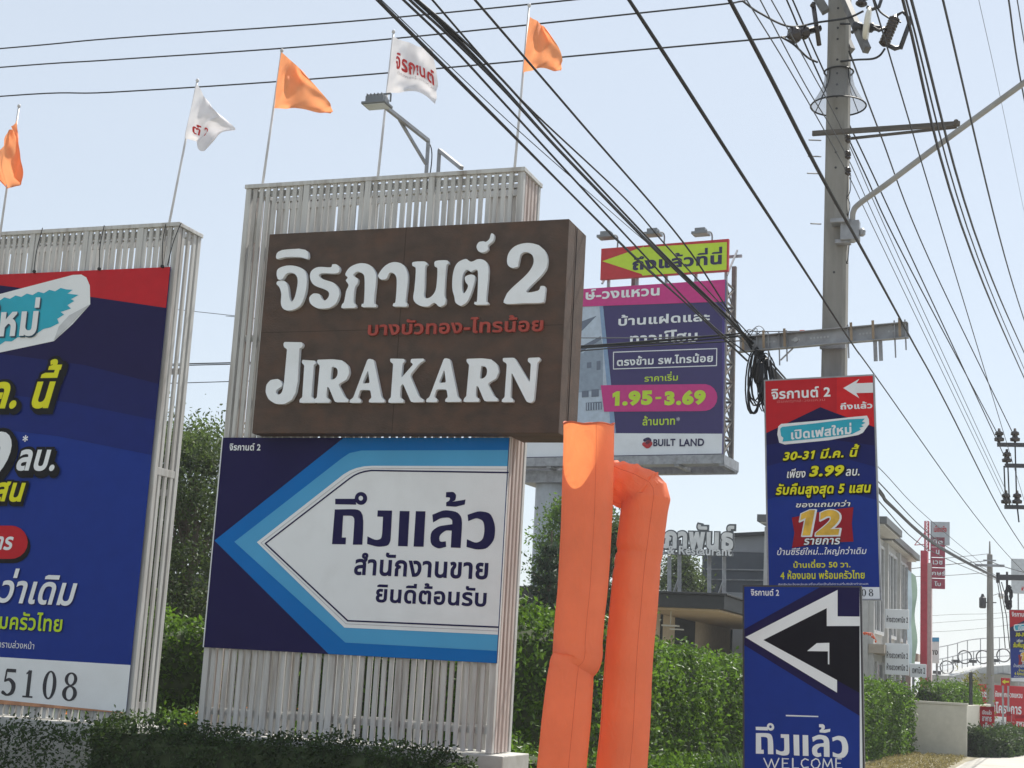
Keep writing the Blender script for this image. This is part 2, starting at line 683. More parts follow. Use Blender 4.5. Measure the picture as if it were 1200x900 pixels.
# ------------------------------------------------------------------ materials
M = dict(
    paint=mat('pale_grey_metal_paint', (.50, .50, .49), rough=.5, var=.10, scale=3, stretch=(6, 6, .5), dirt=(.20, .16, .13), dirt_scale=1.4, dirt_amt=.8),
    paint_pink=mat('weathered_pinkish_paint', (.50, .43, .40), rough=.6, var=.12, scale=3, stretch=(8, 8, .4), dirt=(.24, .15, .12), dirt_scale=2.2, dirt_amt=.7),
    plinth=mat('white_plinth_paint', (.44, .44, .42), rough=.8, var=.06, dirt=(.25, .24, .2), dirt_scale=1.8, dirt_amt=.6, bump=.2),
    rust=mat('dark_brown_rusted_steel', (.070, .045, .033), rough=.75, var=.22, scale=5, stretch=(1, 1, 1.4), dirt=(.115, .058, .034), dirt_scale=2.4, dirt_amt=.7, bump=.25, bump_scale=40),
    letter=mat('white_letter_paint', (.77, .81, .85), rough=.45, var=.04, dirt=(.45, .45, .44), dirt_scale=3, dirt_amt=.35),
    redletter=mat('dull_red_letter_paint', (.34, .045, .028), rough=.5, var=.1),
    navy=mat('printed_navy', alb(28, 22, 78, .80), rough=.42, spec=.10, bump=.22, bump_scale=1.3, var=.06, scale=2),
    blue1=mat('printed_bright_blue', alb(0, 108, 186), rough=.42, spec=.10, bump=.22, bump_scale=1.3, var=.04, scale=2),
    blue2=mat('printed_light_blue', alb(72, 146, 190, 1.2), rough=.42, spec=.10, bump=.22, bump_scale=1.3, var=.04, scale=2),
    white=mat('printed_white', (.74, .77, .80), rough=.5, var=.03, scale=1.5, dirt=(.55, .56, .57), dirt_scale=1.2, dirt_amt=.4),
    grey=mat('printed_grey', (.42, .42, .46), rough=.5),
    black=mat('printed_black', (.006, .006, .008), rough=.42, spec=.10, bump=.22, bump_scale=1.3),
    yellow=mat('printed_yellow', alb(198, 196, 32, 1.2), rough=.42, spec=.10, bump=.22, bump_scale=1.3, var=.04),
    lime=mat('printed_lime', alb(170, 196, 40, 1.2), rough=.42, spec=.10, bump=.22, bump_scale=1.3, var=.04),
    red=mat('printed_red', alb(186, 32, 42), rough=.42, spec=.10, bump=.22, bump_scale=1.3, var=.06),
    darkred=mat('printed_dark_red', alb(150, 26, 40), rough=.42, spec=.10, bump=.22, bump_scale=1.3, var=.06),
    teal=mat('printed_teal', alb(44, 150, 172, 1.2), rough=.42, spec=.10, bump=.22, bump_scale=1.3, var=.05),
    magenta=mat('printed_magenta', alb(196, 40, 128), rough=.42, spec=.10, bump=.22, bump_scale=1.3, var=.05),
    purple=mat('printed_purple', alb(52, 42, 108, .80), rough=.42, spec=.10, bump=.22, bump_scale=1.3, var=.05),
    gold=mat('printed_gold', alb(196, 158, 50, 1.2), rough=.4, var=.25, scale=9),
    blueA=mat('printed_blue_night', alb(25, 33, 102, .80), rough=.42, spec=.10, bump=.22, bump_scale=1.3, var=.05),
    blueB=mat('printed_blue_deep', alb(22, 42, 124, .80), rough=.42, spec=.10, bump=.22, bump_scale=1.3, var=.05),
    blueC=mat('printed_blue', alb(22, 56, 150, .80), rough=.42, spec=.10, bump=.22, bump_scale=1.3, var=.05),
    ash=mat('printed_ash_rose', alb(200, 110, 110), rough=.5),
    vinylback=mat('vinyl_back', (.5, .5, .5), rough=.6),
    conc=mat('pole_concrete', (.25, .243, .225), rough=.85, var=.10, scale=4, stretch=(3, 3, .6), dirt=(.17, .16, .145), dirt_scale=3, dirt_amt=.5, bump=.2, bump_scale=60),
    galv=mat('galvanised_steel', (.30, .31, .33), rough=.5, metal=.35, var=.15, scale=6, dirt=(.12, .11, .10), dirt_scale=4, dirt_amt=.6),
    steel_dark=mat('dark_steel', (.05, .05, .055), rough=.5, metal=.3, var=.15),
    cable=mat('black_cable_rubber', (.012, .013, .016), rough=.55, var=.1),
    cable_grey=mat('grey_bare_wire', (.055, .058, .065), rough=.5, var=.1),
    porcelain=mat('brown_insulator', (.030, .022, .020), rough=.25, spec=.6),
    whitedisc=mat('cream_disc', (.62, .60, .52), rough=.4),
    lamp=mat('lamp_housing', (.16, .17, .18), rough=.4, metal=.3),
    glass=mat('lamp_glass', (.5, .55, .6), rough=.1, spec=.7),
    soffit=mat('soffit_boards', (.60, .47, .33), rough=.7, var=.08),
    fascia=mat('dark_fascia', (.030, .033, .036), rough=.5),
    window=mat('dark_window_glass', (.018, .024, .030), rough=.08, spec=.8, var=.3, scale=.6),
    bark=mat('bark', (.10, .08, .06), rough=.9, var=.25, scale=9, bump=.5),
)
WHITE_CLOTH = thin_mat('white_flag_cloth', (.74, .73, .76), trans=.28, rough=.7, scale=6)
ORANGE_CLOTH = thin_mat('orange_flag_cloth', (.84, .33, .15), trans=.42, rough=.7, tcol=(.90, .36, .16), scale=6)
TUBE_CLOTH = thin_mat('orange_nylon', (.90, .29, .15), trans=.44, rough=.55, tcol=(1.0, .37, .12), scale=2.2, var=.07, bump=.35)
LEAF_HEDGE = thin_mat('hedge_leaves', (.064, .125, .020), trans=.38, rough=.45, island=.5, tcol=(.12, .22, .02), scale=.8, var=.25)
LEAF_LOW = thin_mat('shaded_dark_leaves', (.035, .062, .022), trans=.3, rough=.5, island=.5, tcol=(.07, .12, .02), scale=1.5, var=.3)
LEAF_TREE = thin_mat('tree_leaves', (.055, .085, .030), trans=.35, rough=.5, island=.45, tcol=(.10, .15, .03), scale=.6, var=.3)
LEAF_PINE = thin_mat('conifer_needles', (.030, .055, .030), trans=.2, rough=.55, island=.35, tcol=(.05, .08, .03), scale=.8, var=.2)
FLOWER = thin_mat('orange_petals', (.75, .22, .03), trans=.3)
NET = thin_mat('fine_wire_net', (.26, .27, .29), trans=.3, alpha=.42)

# ------------------------------------------------------------------ ground and road
mb = MB()
mb.add([(-700, -60, 0), (900, -60, 0), (900, 1300, 0), (-700, 1300, 0)], [(0, 1, 2, 3)])
struct('ground', mb, mat('dry_soil_and_grass', (.24, .215, .15), rough=.95, var=.25, scale=1.3, dirt=(.09, .115, .035), dirt_scale=.35, dirt_amt=.8, bump=.4))
def road_pt(lateral, dist, z=0.0):
    return RR * lateral + RN * dist + np.array([0, 0, z])
mb = MB()
mb.add([road_pt(-.9, -40, .004), road_pt(8.5, -40, .004), road_pt(8.5, 800, .004), road_pt(-.9, 800, .004)], [(0, 1, 2, 3)])
struct('road', mb, mat('worn_asphalt', (.30, .29, .27), rough=.9, var=.12, scale=3, dirt=(.22, .21, .19), dirt_scale=.5, dirt_amt=.6))
mb = MB()
for k in range(60):
    mb.obox(road_pt(-1.12, -20 + k * 4, 0), RR * .22, RN * 3.98, UP * .12)
struct('kerb', mb, mat('kerb_concrete', (.36, .35, .33), rough=.9, var=.12))
mb = MB()
mb.add([road_pt(-.75, -40, .008), road_pt(-.60, -40, .008), road_pt(-.60, 600, .008), road_pt(-.75, 600, .008)], [(0, 1, 2, 3)])
struct('road_edge_line', mb, mat('road_paint', (.6, .6, .57), rough=.8, var=.2))
mb = MB()
mb.add([road_pt(-2.95, 30, .006), road_pt(-1.12, 30, .006), road_pt(-1.12, 600, .006), road_pt(-2.4, 600, .006), road_pt(-2.4, 56, .006), road_pt(-2.95, 44, .006)], [(0, 1, 2, 3, 4, 5)])
struct('pavement', mb, mat('pale_pavement_concrete', (.40, .385, .35), rough=.9, var=.10, scale=2, dirt=(.28, .25, .19), dirt_scale=.7, dirt_amt=.6))
# verge: dry tufts by the wall end and the kerb
mb = MB()
cs = np.array([road_pt(rng.uniform(-4.9, -3.1), rng.uniform(36, 47.4), rng.uniform(0, .08)) for _ in range(2600)])
mb.add(*leaf_quads(cs, .07, 0, .18))
o = obj('verge_grass', mb, thin_mat('dry_grass', (.26, .22, .09), trans=.3, island=.4))
o['kind'] = 'stuff'

# ------------------------------------------------------------------ slatted sign frames
P0 = at(574, 880, 16.0)
SIGN_YAW = 20.2
MS = Plane((P0[0], P0[1], 0.0), SIGN_YAW)

def slat_frame(name, label, u0, u1, z0, z1, depth, side_m, plinth_ext, mids):
    base = MS.P((u0 + u1) / 2, 0, -depth / 2)
    t = thing(name, label, 'sign frame', base, 'slatted metal frames that carry the signs')
    U, N = MS.u, -MS.n                       # along the face, away from the viewer
    def B(mb, u, z, d, du, dz, dd, mi=0):
        mb.obox(MS.P(u, z, -d), U * du, UP * dz, N * dd, mi)
    fr = MB()
    for u in (u0, u1 - .07):
        for d in (0, depth - .07):
            B(fr, u, z0, d, .07, z1 - z0 - .05, .07)
    B(fr, u0 - .015, z1 - .05, -.015, u1 - u0 + .03, .05, .085)
    B(fr, u0 - .015, z1 - .05, depth - .07, u1 - u0 + .03, .05, .085)
    B(fr, u1 - .075, z1 - .048, .07, .09, .046, depth - .14)
    B(fr, u0 - .015, z1 - .048, .07, .09, .046, depth - .14)
    for zr in (z1 - .15,) + tuple(z0 + (z1 - z0) * k for k in (.03, .45, .70)):
        B(fr, u0 + .07, zr, .045, u1 - u0 - .14, .075, .03)
        B(fr, u0 + .07, zr, depth - .075, u1 - u0 - .14, .075, .03)
    x = u0 + .78
    while x < u1 - .4:                       # heavier uprights between the slats
        B(fr, x, z0, -.008, .075, z1 - z0 - .05, .05)
        B(fr, x + .02, z0, depth - .05, .075, z1 - z0 - .05, .05)
        x += .80
    obj('frame', fr, M['paint'], t, bevel=.004)
    sl = MB()
    k = 0
    u = u0 + .10
    while u < u1 - .11:
        j = random.uniform(-.004, .004)
        B(sl, u + j, z0 + random.uniform(0, .02),   .004 + random.uniform(0, .004), .051, z1 - z0 - .055, .03)
        u += .088
    u = u0 + .10
    kk = 0
    while u < u1 - .11:
        kk += 1
        if u > u0 + .75 and (kk % 9) in (1, 4, 5):
            u += .088
            continue
        B(sl, u + .018 + random.uniform(-.006, .006), z0, depth - .04, .055, z1 - z0 - .055, .03)
        u += .088
    obj('slats', sl, M['paint'], t, bevel=.004)
    n = int((depth - .14) / .105)
    for uu, rr in ((u0 + .006, u0 + .004), (u1 - .036, u1 - .05)):
        sd = MB()
        for i in range(n):
            B(sd, uu, z0, .07 + (i + .28) * (depth - .14) / n, .03, z1 - z0 - .05, .058)
        for zr in mids:
            B(sd, rr, zr, .07, .046, .09, depth - .14)
        obj('side_slats', sd, side_m, t, bevel=.004)
    pb = MB()
    pb.obox(MS.P(u0 - .12, 0, .12), U * (u1 - u0 + .12 + plinth_ext), UP * (z0 - .01), N * (depth + .24))
    obj('plinth', pb, M['plinth'], t, bevel=.01)
    return t

MU0, MU1, MZ0, MZ1, MD = -3.515, .02, 1.0, 7.405, .60
slat_frame('slatted_sign_frame', 'taller pale slatted metal frame carrying the dark brown box and the blue arrow board', MU0, MU1, MZ0, MZ1, MD, M['paint_pink'], .17, ())
LU0, LU1, LZ1, LD = -10.55, -4.40, 6.985, .52
slat_frame('slatted_sign_frame', 'lower pale slatted metal frame behind the large blue house banner', LU0, LU1, MZ0, LZ1, LD, M['paint'], .12, (3.9,))

# ------------------------------------------------------------------ brown box with raised letters
BN = .25                                      # its face stands this far in front of the slats
bu0, bu1, bz0, bz1 = -3.0, .662, 4.34, 6.69
t = thing('name_sign', 'dark brown rusted steel box sign with big white raised letters', 'sign', MS.P((bu0 + bu1) / 2, bz0, 0))
bx = MB()
bx.obox(MS.P(bu0, bz0, BN), MS.u * (bu1 - bu0), UP * (bz1 - bz0), -MS.n * (BN - .012))
bx.obox(MS.P(.045, bz0, -.002 + .01), MS.u * (bu1 - .045), UP * (bz1 - bz0), -MS.n * .40)
obj('box', bx, M['rust'], t, bevel=.006)
sm = MB()
for (uu, du, zz, dz) in ((-1.262, .006, bz0 + .01, bz1 - bz0 - .02), (bu0 + .01, 3.64, 5.51, .005)):
    sm.obox(MS.P(uu, zz, BN + .002), MS.u * du, UP * dz, -MS.n * .001)
sm.obox(MS.P(bu1 + .001, bz0 + .02, -.04), MS.u * .004, UP * (bz1 - bz0 - .04), -MS.n * .012)
obj('seam', sm, mat('seam_shadow_gap', (.02, .012, .009), rough=.9), t)
FACE = Plane(MS.P(0, 0, BN), SIGN_YAW)

def closed_curve(pts, k=4):
    p = np.asarray(pts, float)
    out = []
    n = len(p)
    for i in range(n):
        a, b, c, d = p[i - 1], p[i], p[(i + 1) % n], p[(i + 2) % n]
        for t in np.linspace(0, 1, k, endpoint=False):
            out.append(0.5 * ((2 * b) + (c - a) * t + (2 * a - 5 * b + 4 * c - d) * t * t + (3 * b - a - 3 * c + d) * t ** 3))
    return out

def eased(pts, f=.22, lim=7.0):
    """polygon with each corner slightly rounded"""
    p = np.asarray(pts, float)
    out = []
    n = len(p)
    for i in range(n):
        a, b, c = p[i - 1], p[i], p[(i + 1) % n]
        da, dc = a - b, c - b
        la, lc = np.linalg.norm(da), np.linalg.norm(dc)
        r = min(lim, f * 2 * la, f * 2 * lc)
        s0, s1 = b + da / la * r, b + dc / lc * r
        out += [(1 - t) ** 2 * s0 + 2 * t * (1 - t) * b + t * t * s1 for t in (0, .5, 1)]
    return out

def raised_letter(outlines, curve):
    polys = []
    for k, o in enumerate(outlines):
        q = closed_curve(o) if curve else eased(o)
        p = np.array([FACE.uv(281 + x * 410 / 1200, 246 + y * 281 / 822) for x, y in q])
        polys.append(p if (area(p) > 0) == (k == 0) else p[::-1])
    V, F = union(polys, 1)
    b = MB()
    solid(b, FACE, V, F, .003, .05)
    return obj('letter', b, M['letter'], t, bevel=.003, bevel_angle=60)

THAI_LETTERS = [
    [(135, 172), (136, 152), (160, 141), (210, 138), (236, 144), (242, 158), (238, 172), (215, 166), (165, 166)],
    [(134, 222), (141, 205), (170, 195), (205, 198), (230, 213), (237, 242), (232, 290), (215, 330), (186, 347), (160, 345), (149, 326), (150, 292), (144, 270), (134, 258), (139, 248), (160, 248), (172, 265), (178, 305), (186, 318), (197, 300), (206, 255), (202, 230), (184, 219), (166, 224), (154, 240), (139, 241)],
    [(249, 240), (252, 215), (276, 200), (318, 201), (325, 191), (340, 192), (349, 204), (345, 218), (330, 222), (288, 221), (279, 230), (294, 242), (330, 255), (348, 282), (340, 318), (315, 339), (276, 341), (251, 326), (246, 305), (260, 291), (280, 293), (289, 308), (300, 314), (312, 301), (312, 286), (296, 275), (263, 262)],
    [(369, 224), (386, 200), (420, 187), (452, 193), (470, 215), (474, 242), (467, 318), (474, 327), (472, 337), (450, 337), (426, 336), (426, 326), (433, 318), (435, 240), (426, 221), (409, 216), (396, 228), (411, 240), (410, 256), (401, 272), (397, 318), (404, 328), (402, 339), (380, 340), (357, 340), (358, 328), (365, 318), (372, 282), (380, 262), (371, 246), (377, 236)],
    [(483, 224), (505, 196), (535, 183), (565, 191), (580, 216), (582, 250), (575, 315), (580, 324), (577, 335), (555, 335), (533, 334), (534, 324), (541, 316), (545, 246), (536, 223), (520, 220), (509, 240), (491, 242), (483, 235)],
    [(600, 184), (622, 181), (642, 182), (649, 191), (642, 201), (640, 265), (638, 298), (650, 307), (668, 296), (680, 270), (684, 206), (675, 198), (676, 181), (698, 177), (718, 178), (722, 188), (714, 199), (708, 290), (712, 310), (708, 328), (690, 335), (673, 322), (650, 335), (620, 330), (602, 310), (606, 270), (610, 206), (599, 196)],
    [(742, 302), (735, 270), (738, 220), (752, 187), (780, 173), (800, 182), (825, 173), (849, 181), (858, 202), (857, 240), (851, 313), (858, 321), (855, 328), (834, 329), (812, 328), (812, 319), (820, 312), (823, 222), (815, 209), (798, 216), (785, 209), (771, 227), (768, 270), (775, 290), (789, 266), (780, 250), (779, 234), (796, 226), (811, 230), (811, 248), (800, 287), (785, 318), (765, 332), (747, 322)],
    [(818, 131), (825, 116), (840, 112), (850, 114), (862, 104), (868, 86), (877, 90), (874, 110), (857, 126), (857, 140), (842, 150), (825, 146)],
    [(923, 187), (927, 155), (950, 129), (990, 118), (1030, 126), (1055, 151), (1060, 186), (1045, 222), (988, 283), (1028, 281), (1038, 266), (1053, 268), (1052, 290), (1049, 312), (1040, 322), (980, 324), (916, 325), (917, 302), (936, 275), (990, 225), (1012, 190), (1010, 162), (990, 149), (970, 156), (963, 180), (957, 199), (936, 202)],
]
for o in THAI_LETTERS:
    raised_letter([o], True)
_A = [[(446, 514), (466, 516), (493, 646), (503, 654), (502, 663), (450, 663), (450, 654), (459, 648), (455, 620), (419, 620), (411, 646), (422, 653), (421, 664), (384, 664), (386, 654), (396, 647)], [(447, 552), (453, 598), (427, 598)]]
_R = [[(273, 517), (325, 515), (358, 519), (379, 538), (383, 562), (373, 585), (345, 601), (368, 646), (380, 653), (378, 662), (334, 662), (312, 610), (306, 611), (304, 646), (316, 653), (315, 664), (262, 664), (264, 652), (272, 646), (282, 536), (273, 528)], [(322, 540), (336, 542), (344, 553), (342, 572), (333, 583), (318, 586)]]
LATIN_LETTERS = [
    [[(160, 456), (220, 457), (224, 466), (220, 475), (212, 478), (206, 590), (199, 628), (186, 654), (160, 669), (128, 667), (106, 652), (96, 628), (99, 602), (113, 586), (138, 582), (152, 592), (152, 608), (134, 619), (130, 630), (142, 638), (153, 628), (159, 600), (170, 480), (160, 475), (157, 465)]],
    [[(222, 517), (266, 520), (268, 530), (260, 535), (253, 645), (264, 652), (263, 664), (212, 664), (213, 652), (222, 646), (229, 535), (220, 528)]],
    _R, _A,
    [[(522, 513), (570, 514), (572, 522), (564, 530), (560, 580), (602, 532), (592, 526), (594, 514), (637, 513), (638, 520), (622, 530), (590, 570), (622, 645), (637, 653), (636, 662), (594, 662), (566, 598), (558, 606), (556, 646), (568, 653), (567, 664), (516, 664), (517, 653), (525, 646), (533, 530), (523, 524)]],
    [[(x + 261, y - 2) for x, y in o] for o in _A],
    [[(x + 511, y - 3) for x, y in o] for o in _R],
    [[(908, 511), (948, 510), (1000, 595), (1004, 530), (993, 524), (994, 511), (1034, 509), (1036, 518), (1026, 526), (1014, 656), (1006, 664), (990, 662), (938, 560), (934, 646), (944, 653), (943, 662), (904, 662), (905, 653), (914, 646), (922, 530), (908, 522)]],
]
for o in LATIN_LETTERS:
    raised_letter(o, False)
mb = MB()
put_text(mb, FACE, '\u0e1a\u0e32\u0e07\u0e1a\u0e31\u0e27\u0e17\u0e2d\u0e07-\u0e44\u0e17\u0e23\u0e19\u0e49\u0e2d\u0e22', (432, 394, 638, 369), .003, bold=.024, extrude=.03)
obj('small_lettering', mb, M['redletter'], t)

# ------------------------------------------------------------------ blue and white arrow board under the brown box
AB = Plane(MS.P(0, 0, .035), SIGN_YAW)
def board_corners(u0, u1, v0, v1):
    return [(u0, v0), (u1, v0), (u1, v1), (u0, v1)]
au0, au1, av0, av1 = -3.497, .034, 1.927, 4.326
t = thing('arrow_board', 'blue and white board with a broad arrow pointing left, under the brown box', 'sign', AB.P((au0 + au1) / 2, av0, 0))
mb = MB()
mb.obox(AB.P(au0, av0, -.02), AB.u * (au1 - au0), UP * (av1 - av0), AB.n * .02)
panel = obj('panel', mb, M['navy'], t)
mb = MB()
for (u, v, du, dv) in ((au0 - .012, av0, .012, av1 - av0),):
    mb.obox(AB.P(u, v, -.02), AB.u * du, UP * dv, AB.n * .026)
obj('edge_trim', mb, M['white'], t)
def clampv(pl, pts, lo, hi):
    return [(max(lo[0], min(hi[0], u)), max(lo[1], min(hi[1], v))) for u, v in (pl.uv(x, y) for x, y in pts)]
L_, H_ = (au0 + .004, av0 + .002), (au1 - .001, av1 - .002)
def abpoly(pts, n, m, name):
    b = MB(); b.poly(AB, clampv(AB, pts, L_, H_), n, 0)
    return obj(name, b, m, panel)
abpoly([(251.5, 633.5), (403, 511), (600, 511), (586, 780), (385, 767)], .003, M['blue1'], 'bright_blue_chevron')
abpoly([(275, 635), (401, 537), (410, 531), (424, 528), (600, 527.5), (588, 763), (405, 753)], .006, M['blue2'], 'light_blue_chevron')
def arc_in(a, b, c, k=5):
    return [((1 - t) ** 2 * a[0] + 2 * t * (1 - t) * b[0] + t * t * c[0], (1 - t) ** 2 * a[1] + 2 * t * (1 - t) * b[1] + t * t * c[1]) for t in np.linspace(0, 1, k)]
abpoly([(301.5, 635.5)] + arc_in((403, 556), (417, 546), (437, 546)) + [(600, 546.5), (588, 744), (404, 735.5)], .009, M['white'], 'white_arrow')
def line_px(mb, pl, pts, w, n, mi=0):
    q = [pl.uv(x, y) for x, y in pts]
    for a, b in zip(q[:-1], q[1:]):
        d = (b - a) / np.linalg.norm(b - a)
        k = np.array([-d[1], d[0]]) * w / 2
        a2, b2 = a - d * w * .3, b + d * w * .3
        mb.add([pl.P(*(a2 - k), n), pl.P(*(b2 - k), n), pl.P(*(b2 + k), n), pl.P(*(a2 + k), n)], [(0, 1, 2, 3)], mi)
mb = MB(); line_px(mb, AB, [(311.5, 637)] + arc_in((410, 561), (421, 552.5), (436, 551.5)) + [(596, 554)], .017, .012)
line_px(mb, AB, [(311.5, 637), (408, 727.5), (584, 735)], .017, .0125)
obj('navy_outline', mb, M['navy'], panel)
mb = MB(); line_px(mb, AB, [(306.5, 636.3)] + arc_in((406, 559), (418, 549.5), (436, 548.8)) + [(596, 550)], .006, .012)
line_px(mb, AB, [(306.5, 636.3), (406, 731), (584, 739.5)], .006, .0125)
obj('grey_outline', mb, M['grey'], panel)
def rnd(pts, k=4, r=.28):
    """rounds the corners flagged with a third value"""
    out = []
    n = len(pts)
    for i, p in enumerate(pts):
        if len(p) == 2:
            out.append(p); continue
        a, b, c = np.array(pts[i - 1][:2], float), np.array(p[:2], float), np.array(pts[(i + 1) % n][:2], float)
        f = p[2]
        s0, s1 = b + (a - b) * f, b + (c - b) * f
        out += [tuple((1 - t) ** 2 * s0 + 2 * t * (1 - t) * b + t * t * s1) for t in np.linspace(0, 1, k)]
    return out
ARRIVED = [  # the drawn word, outlines traced glyph by glyph
    [rnd([(103, 212), (225, 210, .3), (257, 240, .5), (248, 398), (198, 398), (207, 262, .25), (196, 245, .4), (147, 245), (140, 360), (162, 360), (160, 396), (88, 395)])],
    [[(105, 156), (212, 156), (216, 187), (105, 185)]] + [[(241 + 33 * math.cos(a), 154 + 34 * math.sin(a)) for a in np.linspace(0, 2 * math.pi, 22, endpoint=False)], [(240 + 12 * math.cos(-a), 153 + 13 * math.sin(-a)) for a in np.linspace(0, 2 * math.pi, 14, endpoint=False)]],
    [rnd([(329, 217), (405, 218), (397, 375, .2), (385, 404, .4), (330, 410, .3), (273, 394), (275, 354), (318, 374, .35), (348, 368, .4), (353, 335, .3), (357, 251), (327, 250)])],
    [[(445, 220), (497, 221), (487, 407), (436, 405)]], [[(530, 221), (581, 222), (571, 409), (518, 408)]],
    [rnd([(621, 281), (617, 240), (680, 214, .3), (750, 224, .4), (776, 262, .35), (766, 415), (714, 413), (719, 324), (688, 322, .3), (654, 348, .4), (654, 384, .45), (688, 380), (690, 409), (650, 420, .3), (606, 398, .45), (608, 330, .4), (650, 300, .3), (722, 290), (722, 268, .3), (704, 254, .35), (660, 258, .3)])],
    [rnd([(690, 121), (728, 119, .3), (744, 136, .4), (738, 164, .3), (722, 172), (792, 160), (788, 186), (740, 198), (690, 195), (690, 175), (707, 166, .3), (711, 149, .3), (688, 148)])],
    [rnd([(806, 274), (803, 240), (862, 220, .3), (925, 230, .4), (950, 300, .4), (944, 372, .35), (905, 420, .4), (850, 424, .3), (797, 410), (799, 369), (848, 390, .35), (884, 372, .4), (893, 318, .4), (886, 272, .35), (850, 256, .35)])],
]
_AU = [[np.array([AB.uv(370 + x / 4.5, 550 + y / 4.5) for x, y in pl_]) for pl_ in g] for g in ARRIVED]
_AU = [[p if (area(p) > 0) != (gi == 1 and k == 2) else p[::-1] for k, p in enumerate(g)] for gi, g in enumerate(_AU)]
_al = np.concatenate([p for g in _AU for p in g])
_alo, _ahi = _al.min(0), _al.max(0)
def drawn_word(parent, pl, m, n, box=None):
    b = MB()
    for g in _AU:
        V, F = union(g, 1)
        if box is not None:
            p0, p1 = pl.uv(box[0], box[1]), pl.uv(box[2], box[3])
            V = p0 + (V - _alo) / (_ahi - _alo) * (p1 - p0)
        b.add([pl.P(u, v, n) for u, v in V], F)
    return obj('lettering', b, m, parent)
drawn_word(panel, AB, M['navy'], .012)
sheet_text(panel, AB, M['navy'], .012, [('\u0e2a\u0e33\u0e19\u0e31\u0e01\u0e07\u0e32\u0e19\u0e02\u0e32\u0e22', (415, 674, 573.5, 651), dict(bold=.030))])
sheet_text(panel, AB, M['navy'], .012, [('\u0e22\u0e34\u0e19\u0e14\u0e35\u0e15\u0e49\u0e2d\u0e19\u0e23\u0e31\u0e1a', (440.5, 706, 571.5, 686), dict(bold=.030))])
sheet_text(panel, AB, M['white'], .006, [('\u0e08\u0e34\u0e23\u0e01\u0e32\u0e19\u0e15\u0e4c 2', (269, 528, 306, 519.5), dict(bold=.030))])

# ------------------------------------------------------------------ big blue house banner on the left frame
LB = Plane(MS.P(0, 0, .035), SIGN_YAW)
lu0, lu1, lv0, lv1 = -10.42, -4.437, 1.135, 6.412
t = thing('house_banner', 'large blue and red vinyl banner with yellow lettering and a white phone number strip', 'banner', LB.P((lu0 + lu1) / 2, lv0, 0))
mb = MB()
nx, nz = 50, 48
vs = []
for j in range(nz + 1):
    for i in range(nx + 1):
        u = lu0 + (lu1 - lu0) * i / nx
        v = lv0 + (lv1 - lv0) * j / nz
        vs.append(LB.P(u, v, -.004))
fs = [(j * (nx + 1) + i, j * (nx + 1) + i + 1, (j + 1) * (nx + 1) + i + 1, (j + 1) * (nx + 1) + i) for j in range(nz) for i in range(nx)]
mb.add(vs, fs)
sheet = obj('vinyl_sheet', mb, M['blueC'], t)
L_, H_ = (lu0 + .001, lv0 + .002), (lu1 - .001, lv1 - .002)
def lbpoly(pts, n, m, name, parent=None):
    b = MB(); b.poly(LB, clampv(LB, pts, L_, H_), n, 0)
    return obj(name, b, m, parent or sheet)
FAR = -620
lbpoly([(FAR, 240), (FAR, 560), (-200, 480), (67, 511), (177, 533), (210, 540), (210, 300)], .001, M['blueB'], 'deep_blue_band')
lbpoly([(FAR, 240), (FAR, 520), (-200, 435), (83, 472), (182, 492), (210, 498), (210, 300)], .004, M['blueA'], 'night_blue_band')
lbpoly([(FAR, 240), (FAR, 470), (-180, 390), (100, 428), (190, 450), (210, 455), (210, 300)], .007, M['navy'], 'navy_band')
lbpoly([(FAR, 240), (FAR, 402), (-170, 313), (0, 334.5), (110, 348.5), (196, 361), (215, 364), (215, 280)], .010, M['red'], 'red_corner')
lbpoly([(FAR, 722), (0, 770), (155, 779.5), (215, 784), (215, 900), (FAR, 900)], .001, M['white'], 'phone_strip')
lbpoly([(FAR, 770), (0, 820), (150, 835), (215, 840), (215, 900), (FAR, 900)], .004, mat('stained_hem', (.45, .22, .12), rough=.6, var=.3), 'hem')
# torn white sticker with a brushed teal patch
lbpoly([(-190, 395), (-150, 380), (0, 345), (40, 334.5), (86, 322.5), (96, 322), (102, 325.5), (106, 335), (106.5, 357), (86, 380), (64, 400), (0, 413.5), (-140, 442), (-190, 436)], .013, M['white'], 'sticker')
jag = [(-175, 400), (-140, 386), (0, 353)]
for i in range(12):
    x = 6 + i * 6.6
    jag.append((x, 350 - i * 1.1 + (1.6 if i % 2 else -1.2)))
jag += [(86, 340), (80, 344.5), (93, 346), (84, 351), (88, 353), (80, 358), (84, 362), (72, 366), (76, 369), (68, 374), (70, 379), (60, 384)]
for i in range(8):
    x = 52 - i * 7.5
    jag.append((x, 387 + (52 - x) * .32 + (1.5 if i % 2 else -1.2)))
jag += [(-130, 430), (-175, 428)]
lbpoly(jag, .016, M['teal'], 'brushed_patch')
lbpoly([(64, 400), (70, 383), (82, 370), (106.5, 357)], .019, mat('curled_paper', (.50, .52, .55), rough=.6), 'curled_corner')

def outlined(parent, pl, body, box, n, m, bold=.03, slant=0, grow=.07, drop=(0, 0), kw=None, edge=None, steps=3):
    """bright word over its black backing; the backing is swept towards drop like a printed block shadow"""
    kw = kw or {}
    b = MB()
    for k in range(steps if drop != (0, 0) else 1):
        f = k / max(1, steps - 1)
        put_text(b, pl, body, box, n + .003 * k, bold=bold, slant=slant, grow=grow, shift=(drop[0] * f, drop[1] * f), **kw)
    obj('lettering_backing', b, edge or M['black'], parent)
    b = MB()
    put_text(b, pl, body, box, n + .003 * steps, bold=bold, slant=slant, **kw)
    return obj('lettering', b, m, parent)

